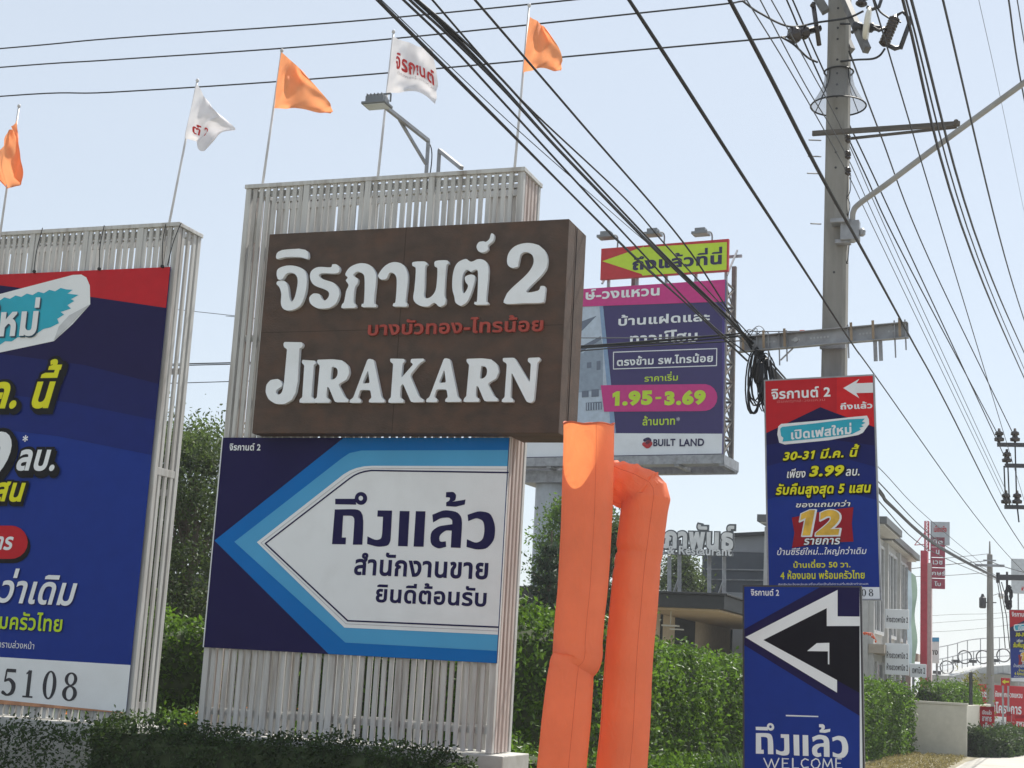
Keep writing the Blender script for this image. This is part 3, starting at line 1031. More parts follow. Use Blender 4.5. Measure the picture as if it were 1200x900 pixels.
N0 = .014
outlined(sheet, LB, '\u0e40\u0e1b\u0e34\u0e14\u0e40\u0e1f\u0e2a\u0e43\u0e2b\u0e21\u0e48', (None, 394, 49, 349), .019, M['white'], bold=.035, grow=.0, drop=(.018, -.02), edge=mat('printed_dark_teal', alb(20, 60, 82)), kw=dict(rise=.0))
outlined(sheet, LB, '30-31 \u0e21\u0e35.\u0e04. \u0e19\u0e35\u0e49', (None, 479, 75, 421), N0, M['yellow'], bold=.04, slant=.22, grow=.07, drop=(.045, -.04))
outlined(sheet, LB, '3.99', (None, 572, 17, 506), N0, M['white'], bold=.05, slant=.2, grow=.06, drop=(.05, -.05))
outlined(sheet, LB, '\u0e25\u0e1a.', (20, 552, 67.5, 527), N0, M['white'], bold=.035, slant=.2, grow=.09, drop=(.045, -.05))
sheet_text(sheet, LB, M['white'], N0, [('*', (27, 518, 34, 510), dict(bold=.02))])
outlined(sheet, LB, '\u0e23\u0e31\u0e1a\u0e04\u0e37\u0e19\u0e2a\u0e39\u0e07\u0e2a\u0e38\u0e14 5 \u0e41\u0e2a\u0e19', (None, 599, 33, 556), N0, M['yellow'], bold=.035, slant=.22, grow=.07, drop=(.02, -.03))
def pill(pl, x0, x1, y0, y1, sl, n, m, parent, name):
    """a round-ended printed patch"""
    r = (y1 - y0) / 2
    pts = [(x0, y0 + sl * 0), (x1 - r, y0)]
    pts += [(x1 - r + r * math.sin(a), y0 + r - r * math.cos(a)) for a in np.linspace(.25, math.pi - .25, 9)]
    pts += [(x1 - r, y1), (x0, y1)]
    b = MB(); b.poly(pl, [tuple(pl.uv(x, y)) for x, y in pts], n)
    return obj(name, b, m, parent)
pill(LB, -90, 36, 620, 660, 0, .004, M['black'], sheet, 'pill_shadow')
pill(LB, -92, 33, 616, 655, 0, .008, M['red'], sheet, 'red_pill')
sheet_text(sheet, LB, M['white'], .012, [('\u0e23\u0e32\u0e22\u0e01\u0e32\u0e23', (None, 645, 17, 629), dict(bold=.03, slant=.2))])
outlined(sheet, LB, '\u0e1a\u0e49\u0e32\u0e19\u0e0b\u0e35\u0e23\u0e35\u0e22\u0e4c\u0e43\u0e2b\u0e21\u0e48...\u0e43\u0e2b\u0e0d\u0e48\u0e01\u0e27\u0e48\u0e32\u0e40\u0e14\u0e34\u0e21', (None, 718, 93, 669), .004, M['white'], bold=.022, slant=.22, grow=.0, drop=(.012, -.014), steps=2, edge=M['blueA'])
outlined(sheet, LB, '4 \u0e2b\u0e49\u0e2d\u0e07\u0e19\u0e2d\u0e19 \u0e1e\u0e23\u0e49\u0e2d\u0e21\u0e04\u0e23\u0e31\u0e27\u0e44\u0e17\u0e22', (None, 741, 75, 718), .004, M['lime'], bold=.02, grow=.0, drop=(.010, -.012), steps=2, edge=M['blueA'])
sheet_text(sheet, LB, M['white'], .004, [('\u0e02\u0e2d\u0e2a\u0e07\u0e27\u0e19\u0e2a\u0e34\u0e17\u0e18\u0e34\u0e4c\u0e41\u0e08\u0e49\u0e07\u0e43\u0e2b\u0e49\u0e17\u0e23\u0e32\u0e1a\u0e25\u0e48\u0e27\u0e07\u0e2b\u0e19\u0e49\u0e32', (None, 761, 41, 751), dict(bold=.0))])

def serif_digits(mb, pl, body, boxes, n):
    """thick-and-thin figures in photograph boxes (left, bottom, right, top)"""
    for ch, (x0, y0, x1, y1) in zip(body, boxes):
        a, b = pl.uv(x0, y0), pl.uv(x1, y1)
        w, h = b - a
        def X(pts): return [(a[0] + p * w, a[1] + q * h) for p, q in pts]
        thick, thinw = w * .27, w * .12
        polys = []
        if ch in '08':
            def ring(cx, cy, rx, ry, tk):
                an = np.linspace(0, 2 * math.pi, 26, endpoint=False)
                o = np.stack([a[0] + (cx + rx * np.cos(an)) * w, a[1] + (cy + ry * np.sin(an)) * h], 1)
                i = np.stack([a[0] + (cx + (rx - tk) * np.cos(an)) * w, a[1] + (cy + (ry - .055) * np.sin(an)) * h], 1)
                return o, i[::-1]
            rings = [ring(.5, .5, .5, .5, .27)] if ch == '0' else [ring(.5, .76, .42, .24, .22), ring(.5, .27, .5, .27, .26)]
            for o, i in rings:
                V, F = union([o, i], 1)
                mb.add([pl.P(u, v, n) for u, v in V], F)
                n += .0005
            continue
        if ch == '1':
            polys += stroke_polys(X([(.5, .06), (.5, .97)]), thick * 1.25, False, True)
            polys += stroke_polys(X([(.02, .03), (.98, .03)]), max(thinw, h * .06), False, True)
            polys += stroke_polys(X([(.5, .95), (.18, .84)]), [thick * .7, thinw], False, True)
        if ch == '5':
            polys += stroke_polys(X([(.22, .93), (.90, .93)]), thick * .75, False, True)
            polys += stroke_polys(X([(.24, .95), (.18, .52)]), thinw, False, True)
            polys += stroke_polys(X([(.18, .54), (.5, .60), (.82, .42), (.78, .16), (.45, .04), (.12, .12)]), [thinw, thick * .7, thick * 1.1, thick, thinw, thick * .8], True)
        V, F = union(polys)
        mb.add([pl.P(u, v, n) for u, v in V], F)
mb = MB()
serif_digits(mb, LB, '5108', [(1, 815, 21, 784), (26, 817, 42, 785), (48.5, 819, 68, 786.5), (72, 821, 93, 788.5)], .004)
obj('phone_number', mb, mat('printed_ink', (.018, .018, .028), rough=.5), sheet)
# black tie wires that stretch the banner from the slats above it
mb = MB()
for (x, y, x2, y2) in ((42, 318, 52, 268), (118, 315, 124, 265), (192, 312, 196, 264), (198, 312, 214, 262)):
    a, b = LB.uv(x, y), LB.uv(x2, y2)
    pts = [LB.P(*(a + (b - a) * k), .03 + .03 * math.sin(k * 3.1) + random.uniform(0, .008)) for k in np.linspace(0, 1, 9)]
    mb.tube(pts, .006, 5)
for (x, y) in ((42, 318), (118, 315), (192, 312)):
    a = LB.uv(x, y)
    mb.lathe(LB.P(a[0], a[1] - .01, .02), LB.n, [(0, .022), (.02, .022), (.03, .012)], 8)
obj('tie_wires', mb, M['cable'], t)

# ------------------------------------------------------------------ flags on the frames
def flag(label, pole_px, d, rows, m, text=None, text_box=None, tm=None, lean=0.0):
    """rows: photograph points down the hoist and the fly: each row a list of points from the pole outwards with a depth offset"""
    (x1, y1), (x0, y0) = pole_px
    top, bot = at(x1, y1, d), at(x0, y0, d + lean)
    bot = bot + (bot - top) / np.linalg.norm(bot - top) * .75
    t = thing('flag', label, 'flag', bot, 'flags flying above the sign frames')
    mb = MB()
    mb.tube([bot, top], [.017, .013], 8)
    mb.lathe(top, top - bot, [(0, .013), (.01, .022), (.035, .02), (.045, .006)], 8)
    obj('pole', mb, mat('flag_pole_paint', (.55, .55, .56), rough=.4, var=.15), t, smooth=True)
    # cloth: Catmull surface through the rows
    nr, nc = len(rows), len(rows[0])
    G = np.array([[at(x, y, d + dd) for (x, y, dd) in r] for r in rows])
    k = 8
    G1 = np.array([smooth_path(G[i], k) if nc > 2 else G[i] for i in range(nr)])
    G2 = np.array([smooth_path(G1[:, j], k) for j in range(G1.shape[1])]).transpose(1, 0, 2)
    a, b = G2.shape[:2]
    V = G2.reshape(-1, 3)
    w = np.linspace(0, 1, b)[None, :, None]
    ii, jj = np.arange(a)[:, None], np.arange(b)[None, :]
    fold = .040 * np.sin(jj * .50 + ii * .16) + .022 * np.sin(jj * .22 - ii * .38 + 1) + .012 * np.sin(jj * .9 + ii * .7)
    V = (G2 + fold[:, :, None] * np.array([.25, 1.0, .1]) * np.minimum(1, w * 2.2) - np.array([0, .03, 0])).reshape(-1, 3)
    mb = MB()
    mb.add(V, [(i * b + j, i * b + j + 1, (i + 1) * b + j + 1, (i + 1) * b + j) for i in range(a - 1) for j in range(b - 1)])
    cl = obj('cloth', mb, m, t, smooth=True)
    if text:                                    # print follows the folded cloth
        for body, (s0, s1, q0, q1), bold, colm in text:
            cls, lo, hi = text2d(body, bold)
            tb = MB()
            for Vt, F in cls:
                U = s0 + (s1 - s0) * (Vt[:, 0] - lo[0]) / (hi[0] - lo[0])
                W = q0 + (q1 - q0) * (1 - (Vt[:, 1] - lo[1]) / (hi[1] - lo[1])) + .16 * (U - s0)
                P = []
                for u, v in zip(U, W):
                    fu, fv = u * (b - 1), v * (a - 1)
                    i, j = min(int(fv), a - 2), min(int(fu), b - 2)
                    du, dv = fu - j, fv - i
                    Q = V.reshape(a, b, 3)
                    p = (Q[i, j] * (1 - du) + Q[i, j + 1] * du) * (1 - dv) + (Q[i + 1, j] * (1 - du) + Q[i + 1, j + 1] * du) * dv
                    nn = np.cross(Q[i, j + 1] - Q[i, j], Q[i + 1, j] - Q[i, j])
                    nn /= np.linalg.norm(nn) + 1e-9
                    if nn[1] > 0:
                        nn = -nn
                    P.append(p + nn * .014)
                tb.add(P, F)
            obj('lettering', tb, colm, cl)
    return t

RED_INK = mat('flag_red_ink', alb(196, 40, 40), rough=.6)
GREY_INK = mat('flag_grey_ink', (.45, .40, .42), rough=.6)
JK_TH = '\u0e08\u0e34\u0e23\u0e01\u0e32\u0e19\u0e15\u0e4c'
flag('orange flag hanging folded at the left edge of the picture, over the blue house banner', ((22, 126), (0, 275)), 18.2,
     [[(21, 138, -0.14), (17, 148, -0.09), (15, 152, -0.04), (13, 156, 0.06)],
      [(20, 160, -0.14), (24, 170, -0.26), (12, 172, -0.09), (4, 170, 0.06)],
      [(19, 180, -0.14), (26, 193, -0.29), (10, 190, -0.09), (-8, 184, 0.11)],
      [(18, 200, -0.14), (25, 214, -0.24), (10, 218, -0.04), (-4, 206, 0.06)],
      [(17, 208, -0.14), (24, 218, -0.20), (9, 222, -0.04), (0, 210, 0.01)]], ORANGE_CLOTH)
flag('white flag with a crumpled lower corner and a red 2, between two orange flags', ((231, 96), (199, 258)), 18.1,
     [[(231, 99, 0), (238, 110, -.05), (245, 121, .0), (252, 130, .08)],
      [(226, 122, 0), (236, 128, -.08), (252, 134, -.02), (266, 142, .15)],
      [(221, 142, 0), (233, 146, -.10), (250, 146, .06), (274, 152, .2)],
      [(218, 155, 0), (232, 160, -.08), (246, 158, .12), (258, 158, .1)],
      [(217, 163, 0), (231, 167, -.02), (236, 178, -.02), (247, 170, .05)]], WHITE_CLOTH,
     [('\u0e15\u0e4c 2', (.20, .58, .50, .72), .02, RED_INK)])
flag('bright orange flag blown out to a point over the left corner of the taller frame', ((330, 61), (308, 214)), 17.2,
     [[(330, 62, 0), (339, 70, -.08), (348, 78, -.02), (357, 86, .05)],
      [(327, 84, 0), (337, 88, -.10), (352, 92, .06), (370, 102, .05)],
      [(324, 106, 0), (340, 104, -.12), (360, 108, .1), (385, 120, .05)],
      [(323, 120, 0), (340, 122, -.08), (364, 124, .08), (390, 130, .06)],
      [(322, 128, 0), (340, 128, -.06), (364, 131, .06), (389, 135, .06)]], ORANGE_CLOTH)
flag('white flag spread open with slanting red Thai lettering beside the floodlight arm', ((461, 39), (443, 206)), 17.0,
     [[(461, 44, 0), (475, 50, -.08), (490, 55, .0), (508, 60, .05)],
      [(459, 64, 0), (474, 68, -.1), (492, 72, .03), (510, 80, .06)],
      [(457, 84, 0), (473, 88, -.1), (494, 91, .05), (512, 100, .06)],
      [(455, 98, 0), (472, 101, -.08), (494, 104, .06), (512, 113, .05)],
      [(453, 110, 0), (472, 109, -.06), (495, 111, .05), (511, 124, .05)]], WHITE_CLOTH,
     [(JK_TH, (.17, .93, .20, .44), .03, RED_INK), ('\u0e0a\u0e31\u0e22\u0e1e\u0e24\u0e01\u0e29\u0e4c-\u0e27\u0e07\u0e41\u0e2b\u0e27\u0e19', (.22, .93, .47, .54), .0, GREY_INK)])
flag('orange flag with a square lower corner, behind the diagonal cables at the frame\'s right end', ((620, 8), (603, 198)), 16.7,
     [[(621, 21, 0), (628, 25, -.06), (634, 30, .0), (641, 36, .04)],
      [(618, 40, 0), (630, 42, -.1), (642, 46, .03), (654, 56, .05)],
      [(616, 58, 0), (630, 60, -.1), (644, 63, .04), (658, 70, .05)],
      [(614, 74, 0), (629, 75, -.08), (644, 77, .04), (658, 80, .05)],
      [(613, 86, 0), (628, 82, -.06), (644, 83, .04), (658, 85, .05)]], ORANGE_CLOTH)

# ------------------------------------------------------------------ floodlight arms on the taller frame
def D_at_frame(off):        # depth of the frame top near the photograph column, off metres behind its face
    return 16.9 + off
def fl_arm(label, base_px, top_px, tip_px, strut, lampq, d):
    b = at(*base_px, d)
    t = thing('floodlight', label, 'floodlight', b)
    mb = MB()
    b0 = b - UP * .25
    top, tip = at(*top_px, d), at(*tip_px, d - .8)
    mb.bar(b0, top, .045)
    mb.bar(top + UP * .0, tip, .045)
    if strut:
        s0, s1 = at(*strut[0], d - .02), at(*strut[1], d - .42)
        mb.bar(s0, s1, .032)
    obj('bracket', mb, M['galv'], t, bevel=.003)
    if lampq:
        c = tip + np.array([-.05, -.06, .0])
        hb = MB()
        ax = MS.u
        nn = MS.n
        hb.obox(c - ax * .16 - nn * .10 - UP * .045, ax * .30, nn * .22, UP * .03 )
        hb.obox(c - ax * .12 - nn * .08 - UP * .015, ax * .22, nn * .18, UP * .07)
        for k in range(5):
            hb.obox(c - ax * (.11 - k * .045) - nn * .08 + UP * .055, ax * .012, nn * .18, UP * .03)
        for k in (-1, 1):
            hb.bar(c + ax * .15 * k, c + ax * .15 * k + UP * .10, .02)
        hb.bar(c - ax * .15 + UP * .10, c + ax * .15 + UP * .10, .02)
        obj('lamp_head', hb, M['lamp'], t, bevel=.006)
        gb = MB()
        gb.obox(c - ax * .14 - nn * .08 - UP * .052, ax * .26, nn * .18, UP * .006)
        obj('lamp_glass', gb, M['glass'], t)
        cb = MB()
        cb.tube(smooth_path([top, top + MS.u * .05 - UP * .12, top + MS.u * .06 - UP * .3, b0 + MS.u * .03]), .007, 5)
        obj('cable', cb, M['cable'], t)
    return t
fl_arm('grey floodlight held out on a braced arm above the brown box sign', (500, 198), (502, 165), (449, 123), ((499, 192), (468, 140)), True, 17.0)
fl_arm('short bare bracket standing beside the floodlight arm on the frame top', (514, 198), (515, 176), (541, 197), None, False, 16.9)
# ------------------------------------------------------------------ inflatable tubes
def air_tube(label, rows, kinks, open_top, base_d, sharp=0):
    """rows: (px, py, half width in pixels, depth); rings run along the middle line"""
    C3 = np.array([at(x, y, d) for x, y, h, d in rows])
    Rr = np.array([h * d / FPX * 1.005 for x, y, h, d in rows])
    P = smooth_path(C3, 14) if not sharp else np.vstack([smooth_path(C3[:-sharp], 14)] + [np.array([C3[i - 1] + (C3[i] - C3[i - 1]) * k for k in np.linspace(0, 1, 6)[1:]]) for i in range(len(C3) - sharp, len(C3))])
    R = np.interp(np.linspace(0, 1, len(P)), np.linspace(0, 1, len(Rr)), Rr)
    # foot: straight down to the ground
    foot = P[0].copy(); foot[2] = 0.0
    kf = 14
    P = np.vstack([np.linspace(foot, P[0], kf, endpoint=False), P])
    R = np.concatenate([np.full(kf, R[0]), R])
    t = thing('inflatable_tube', label, 'inflatable tube', foot, 'orange inflatable air tubes by the road')
    seg = 56
    tg = np.gradient(P, axis=0); tg /= np.linalg.norm(tg, axis=1)[:, None]
    x = np.array([1.0, 0, 0])
    ang = np.linspace(0, 2 * math.pi, seg, endpoint=False)
    ph = rng.uniform(0, 6.28, 8)
    vs = []
    for i in range(len(P)):
        x = x - tg[i] * (x @ tg[i]); x /= np.linalg.norm(x)
        y = np.cross(tg[i], x)
        z = np.linalg.norm(P[i] - foot)
        r = np.full(seg, R[i])
        r = r * (1 + .009 * np.sin(3 * ang + ph[0] + z * 1.3) + .005 * np.sin(7 * ang + ph[1] - z * 4) + .004 * np.sin(z * 9 + ph[2] + 2 * ang) + .004 * np.sin(13 * ang + z * 2.2 + ph[4]) * (.5 + .5 * math.sin(z * 1.7 + ph[5])))
        for (zk, amp, wd, aa) in kinks:
            f = math.exp(-((z - zk) / wd) ** 2)
            r = r * (1 - amp * f * (.6 + .4 * np.cos(ang - aa)) + amp * .35 * f * np.sin(9 * ang + ph[3]) * .6)
        if sharp and i >= len(P) - sharp * 5 - 1:     # crumpled cloth at the fold
            r = r * (1 + .030 * np.sin(5 * ang + i * 1.7) + .022 * np.sin(11 * ang - i * 2.3) + .018 * np.sin(8 * ang + i * 4.1))
            r = r * (.96 if i % 5 in (0, 1) else 1.02)
        vs.append(P[i] + r[:, None] * (np.cos(ang)[:, None] * x + np.sin(ang)[:, None] * y))
    if open_top:                                  # the rim dips a little towards the road
        for k, i in enumerate(range(len(vs) - 6, len(vs))):
            w = (k + 1) / 6
            dirv = (vs[i] - P[i]) / R[i]
            vs[i] = vs[i] + tg[i] * (-(dirv @ np.array([.15, -1.0, 0])) * .035 * w)[:, None] + tg[i] * (.008 * np.sin(5 * ang + 1))[:, None] * w
    mb = MB()
    nP = len(P)
    fs = [(i * seg + j, i * seg + (j + 1) % seg, (i + 1) * seg + (j + 1) % seg, (i + 1) * seg + j) for i in range(nP - 1) for j in range(seg)]
    if not open_top:
        fs.append(tuple((nP - 1) * seg + j for j in range(seg)))
    mb.add(np.concatenate(vs), fs)
    o = obj('cloth', mb, TUBE_CLOTH, t, smooth=True)
    if sharp:                                     # hard creases where the cloth is folded over
        for k, pg in enumerate(o.data.polygons):
            if k >= (nP - 1 - sharp * 5) * seg:
                pg.use_smooth = False
    sm = MB()
    V = np.array(vs)
    for j in ((8 if open_top else 30), 44):
        line = [V[i, j] + (V[i, j] - P[i]) / R[i] * .002 for i in range(0, nP)]
        sm.tube(line, .0016, 4)
    if open_top:
        rim = [V[-1, j] for j in list(range(seg)) + [0]]
        sm.tube(rim, .008, 5)
    obj('seam', sm, mat('orange_seam', (.60, .13, .06), rough=.7), t)
    bl = MB()
    bl.lathe(foot + UP * .0, UP, [(0, R[0] * 1.08), (.05, R[0] * 1.12), (.16, R[0] * 1.12), (.2, R[0] * 1.02)], 28)
    obj('blower_ring', bl, M['steel_dark'], t, smooth=False)
    return t
TD = 13.6
air_tube('straight orange air tube with an open top and one crease low down',
         [(652, 960, 28, TD), (655, 930, 28, TD), (658, 900, 28, TD), (663, 850, 28, TD), (668, 800, 27.0, TD), (670, 785, 26.4, TD), (670.5, 778, 25.2, TD), (676, 772, 28.4, TD), (677.3, 764, 28.9, TD), (677.6, 752, 28.3, TD), (680, 720, 28.6, TD), (683, 690, 29, TD),
          (686, 640, 29.5, TD), (688, 600, 30, TD), (689.5, 550, 30, TD), (690, 515, 30, TD), (690, 496, 30, TD)], [(1.86, .03, .03, 1.0)], True, TD)
TD2 = 13.9
air_tube('orange air tube folded over at its top, to the right of the straight one',
         [(724, 960, 29, TD2), (728.5, 900, 29, TD2), (733, 850, 28.6, TD2), (735.5, 800, 28, TD2), (738, 760, 27.6, TD2), (742, 715, 27.6, TD2), (746, 670, 27.6, TD2), (751, 630, 27.5, TD2), (755, 598, 27.3, TD2),
          (757, 580, 27.2, TD2), (750, 575, 27.6, TD2 + .01), (724, 566, 28.6, TD2 + .22), (713, 565, 26, TD2 + .32), (702, 562, 23, TD2 + .45)],
         [(2.86, .05, .03, 2.0), (2.93, .05, .03, 0.5), (3.0, .10, .03, 3.0)], False, TD2, sharp=4)

# ------------------------------------------------------------------ utility pole by the road
PD = 17.5
pb = at(971, 880, PD); pb[2] = 0
ptop = at(969, -60, PD)
def on_pole(y, dx=0.0, d=PD):
    return at(971 + dx, y, d)
t = thing('utility_pole', 'square grey concrete utility pole with a steel crossarm, standing behind the two roadside signs', 'utility pole', pb)
POLE = t
U2, N2 = yaw_axes(ROAD_YAW)
mb = MB()
H = 11.4
prof = [(-.135, -.10), (-.10, -.135), (.10, -.135), (.135, -.10), (.135, .10), (.10, .135), (-.10, .135), (-.135, .10)]
vs = []
for z, k in ((0, 1.12), (H, .94)):
    vs += [pb + U2 * a * k + N2 * b * k + UP * z for a, b in prof]
mb.add(vs, [(i, (i + 1) % 8, 8 + (i + 1) % 8, 8 + i) for i in range(8)] + [tuple(range(8, 16))])
obj('post', mb, M['conc'], t)
mb = MB()
for y in (14, 37, 50, 74, 90, 103, 117, 131, 182, 241, 322, 200):
    p = at(970, y, PD); p = p + (-N2) * .0
    c = pb + UP * p[2]
    k = 1.12 - .18 * p[2] / H
    mb.lathe(c - N2 * (.137 * k), -N2, [(0, .015), (.003, .015)], 8)
obj('bolt_holes', mb, M['steel_dark'], t)
mb = MB()
for y, x0, x1 in ((164, 948, 962), (183, 947, 962), (203, 946, 962), (262, 950, 962), (187, 983, 992), (62, 984, 990), (163, 983, 996)):
    a, b = at(x0, y, PD - .1), at(x1, y + .5, PD)
    mb.tube([a, b], .009, 6)
obj('step_bolts', mb, M['galv'], t)
# lower crossarm: steel channel with cleats and hanging straps
a, b = at(871.5, 408.5, 17.75), at(1068, 391.5, 16.9)
ax = (b - a) / np.linalg.norm(b - a)
L = np.linalg.norm(b - a)
nn = np.cross(UP, ax); nn /= np.linalg.norm(nn)
if nn[1] > 0: nn = -nn                       # nn faces the road user
uu = np.cross(ax, nn); uu = uu if uu[2] > 0 else -uu
hh = .19
def CA(s, v, n):
    return a + ax * s + uu * v + nn * (n + .17)
mb = MB()
mb.obox(CA(0, -hh / 2, 0), ax * L, uu * hh, nn * .012)
mb.obox(CA(0, hh / 2 - .012, .012), ax * L, uu * .012, nn * .07)
mb.obox(CA(0, -hh / 2, .012), ax * L, uu * .012, nn * .07)
arm = obj('crossarm', mb, M['galv'], t, bevel=.003)
for s in (.05, .30, .55, 1.33, 1.58, 1.88):
    mb = MB()
    mb.obox(CA(s * L / 1.98, -hh / 2 + .015, .085), ax * .03, uu * (hh + .03), nn * .006)
    obj('cleat', mb, mat('rusty_cleat', (.26, .20, .14), rough=.7, var=.3), arm)
mb = MB()
for s in (.33, .37, .42, .64, .72, .86, .90, .94, .98, 1.02, 1.06, 1.43, 1.47, 1.51, 1.55, 1.76, 1.81):
    mb.lathe(CA(s * L / 1.98, .01, .0125), nn, [(0, .013), (.003, .013)], 8)
mb.lathe(CA(.68 * L / 1.98, .01, .0125), nn, [(0, .03), (.012, .03)], 10)
obj('holes', mb, mat('pale_bolt_hole', (.4, .42, .44), rough=.8), arm)  # pale grey discs laid on the channel where its holes are
mb = MB()
for s, l in ((.22, .16), (.36, .20), (.49, .20), (.58, .16), (1.30, .18), (1.83, .22), (1.95, .14)):
    p = CA(s * L / 1.98, -hh / 2, .05)
    mb.tube([p + uu * .22, p - uu * l], .009, 6)
mb.tube([CA(.50 * L / 1.98, -hh / 2 - .14, .05), CA(.66 * L / 1.98, -hh / 2, .05)], .010, 6)
for s in (1.58, 1.64):
    mb.obox(CA(s * L / 1.98, -hh / 2 - .24, .03), ax * .045, uu * .26, nn * .008)
obj('hanging_rods', mb, M['galv'], arm)
# stay braces to the pole
mb = MB()
mb.bar(pb + UP * (CA(.9, 0, 0)[2] - .02) - N2 * .15 - U2 * .15, pb + UP * (CA(.9, 0, 0)[2] - .02) - N2 * .15 + U2 * .15, .06, .10)
obj('clamp_band', mb, M['galv'], arm)
# side brackets, dead-end insulators, guard net
ga = at(972.5, 84, PD); gz1 = ga[2]; gz0 = at(972.5, 124, PD)[2]
gc = pb.copy() + U2 * .0
mb = MB()
prof = [(gz1, .17), (gz1 - .10, .175), (gz1 - .2, .20), (gz1 - .30, .25), (gz0, .335)]
seg = 30
ang = np.linspace(0, 2 * math.pi, seg, endpoint=False)
vs = np.concatenate([gc + UP * z + r * (np.cos(ang)[:, None] * U2 + np.sin(ang)[:, None] * N2) for z, r in prof])
mb.add(vs, [(i * seg + j, i * seg + (j + 1) % seg, (i + 1) * seg + (j + 1) % seg, (i + 1) * seg + j) for i in range(4) for j in range(seg)])
net = obj('guard_net', mb, NET, t, smooth=True)
mb = MB()
for z, r, w in ((gz0, .337, .011), (gz1, .178, .012)):
    mb.tube([gc + UP * z + r * (math.cos(q) * U2 + math.sin(q) * N2) for q in np.linspace(0, 2 * math.pi, 33)], w, 5)
for q in (2.7, 5.6, .9, 4.2):
    mb.tube([gc + UP * z + (r + .003) * (math.cos(q) * U2 + math.sin(q) * N2) for z, r in prof], .006, 4)
obj('net_hoops', mb, M['cable'], net)
mb = MB()
mb.bar(at(952, 156.5, PD - .18), at(1125, 145, PD - .9), .04, .062)
mb.bar(at(990, 163, PD + .1), at(1121, 149, PD - .85), .035, .03)
mb.lathe(at(1121, 145, PD - .92), -N2, [(0, .03), (.08, .03)], 8)
obj('bracket_arm', mb, mat('weathered_timber_steel', (.10, .09, .08), rough=.8, var=.2, stretch=(.6, 1, 4)), t, bevel=.004)
mb = MB()
for y in (163, 182, 201):
    c = at(992.5, y, PD - .12)
    ax3 = np.array([U2[0], U2[1], 0])
    mb.lathe(c - UP * .055, UP, [(0, .02), (.01, .045), (.03, .05), (.045, .028), (.06, .028), (.075, .05), (.095, .045), (.11, .02)], 12)
    mb.tube([c - ax3 * .12, c + ax3 * .05], .012, 6)
obj('spool_insulators', mb, M['porcelain'], t, smooth=True)
# head gear at the top of the pole
mb = MB()
mb.bar(at(981, -20, PD - .25), at(1016, 59, PD - 1.0), .075, .09)
mb.bar(at(984, 30, PD + .1), at(997, 60, PD - .1), .075, .10)
mb.bar(at(951, -14, PD - .15), at(968, 14, PD - .2), .10, .10)
obj('head_arms', mb, mat('dark_weathered_steel', (.12, .12, .12), rough=.6, var=.25, dirt=(.3, .29, .27), dirt_scale=5, dirt_amt=.4), t, bevel=.004)
mb = MB()
mb.tube([at(953, 5, PD - .22), at(960, 53, PD - .22)], .030, 8)
mb.tube([at(951.5, 7, PD - .24), at(953.5, 4, PD - .22)], .028, 8)
c0, c1 = at(1035, 54, PD - .9), at(1050, 18, PD - .9)
dv = (c1 - c0); Lc = np.linalg.norm(dv)
pr = [(0, .02)]
for k in range(9):
    z = .02 + (Lc - .05) * k / 9
    pr += [(z, .052), (z + .012, .068), (z + .02, .068), (z + .03, .052)]
pr += [(Lc, .025)]
mb.lathe(c0, dv, pr, 14)
c0, c1 = at(1009, 7, PD - .8), at(1014, -22, PD - .8)
mb.lathe(c0, c1 - c0, [(0, .04), (.02, .07), (.04, .07), (.05, .05), (.09, .05), (.10, .075), (.12, .075), (.13, .05), (.2, .05)], 14)
obj('surge_arresters', mb, M['porcelain'], t, smooth=True)
mb = MB()
c = at(1015.5, 32, PD - .85)
axd = at(1030, 33, PD - .88) - at(1004, 31, PD - .82); axd /= np.linalg.norm(axd)
mb.lathe(c - axd * .04, axd, [(0, .05), (.01, .17), (.026, .235), (.06, .24), (.072, .20), (.08, .05)], 26)
obj('disc_insulator', mb, M['whitedisc'], t, smooth=True)
mb = MB()
mb.lathe(c - axd * .17, axd, [(0, .03), (.02, .06), (.10, .05), (.13, .03)], 12)
mb.lathe(c + axd * .04, axd, [(0, .06), (.03, .06), (.05, .035), (.12, .035), (.13, .02)], 12)
mb.tube([at(1023, 32, PD - .93), at(1030, 36, PD - .95), at(1037, 33, PD - .95)], .02, 6)
obj('clamp_fittings', mb, M['steel_dark'], t, smooth=True)
mb = MB()
mb.tube([at(1055, 57, PD - .9), at(1067, 24, PD - .95)], .028, 8)
mb.tube([at(1041, 53, PD - .9), at(1049, 57, PD - .9), at(1055, 55, PD - .9)], .028, 6)
mb.tube([at(1051, 18, PD - .9), at(1058, 14, PD - .92), at(1068, 24, PD - .95)], .018, 6)
mb.tube([at(1016, 8, PD - .8), at(1022, 11, PD - .82), at(1030, 8, PD - .85), at(1034, -4, PD - .85)], .022, 6)
mb.tube([at(998, 38, PD - .7), at(1004, 35, PD - .75)], .022, 6)
obj('fuse_gear', mb, M['steel_dark'], t, smooth=True)
mb = MB()
c0, c1 = at(960, 33, PD - .1), at(924, 43, PD - .35)
dv = c1 - c0
Lc = np.linalg.norm(dv)
mb.lathe(c0, dv, [(0, .045), (Lc * .45, .045), (Lc * .46, .085), (Lc * .52, .09), (Lc * .55, .05), (Lc * .75, .05), (Lc * .76, .10), (Lc * .84, .105), (Lc * .88, .05), (Lc, .03)], 16)
obj('strain_insulator', mb, M['porcelain'], t, smooth=True)
mb = MB()
J = .013
mb.tube(smooth_path([at(870, 1, PD - .3), at(890, 15, PD - .3), at(925, 31, PD - .35), at(960, 26, PD - .3), at(993, 21, PD - .7), at(1012, 13, PD - .8)], 8), J, 6)
mb.tube(smooth_path([at(915, 43, PD - .4), at(930, 52, PD - .35), at(946, 67, PD - .25), at(958, 73, PD - .16)], 8), J, 6)
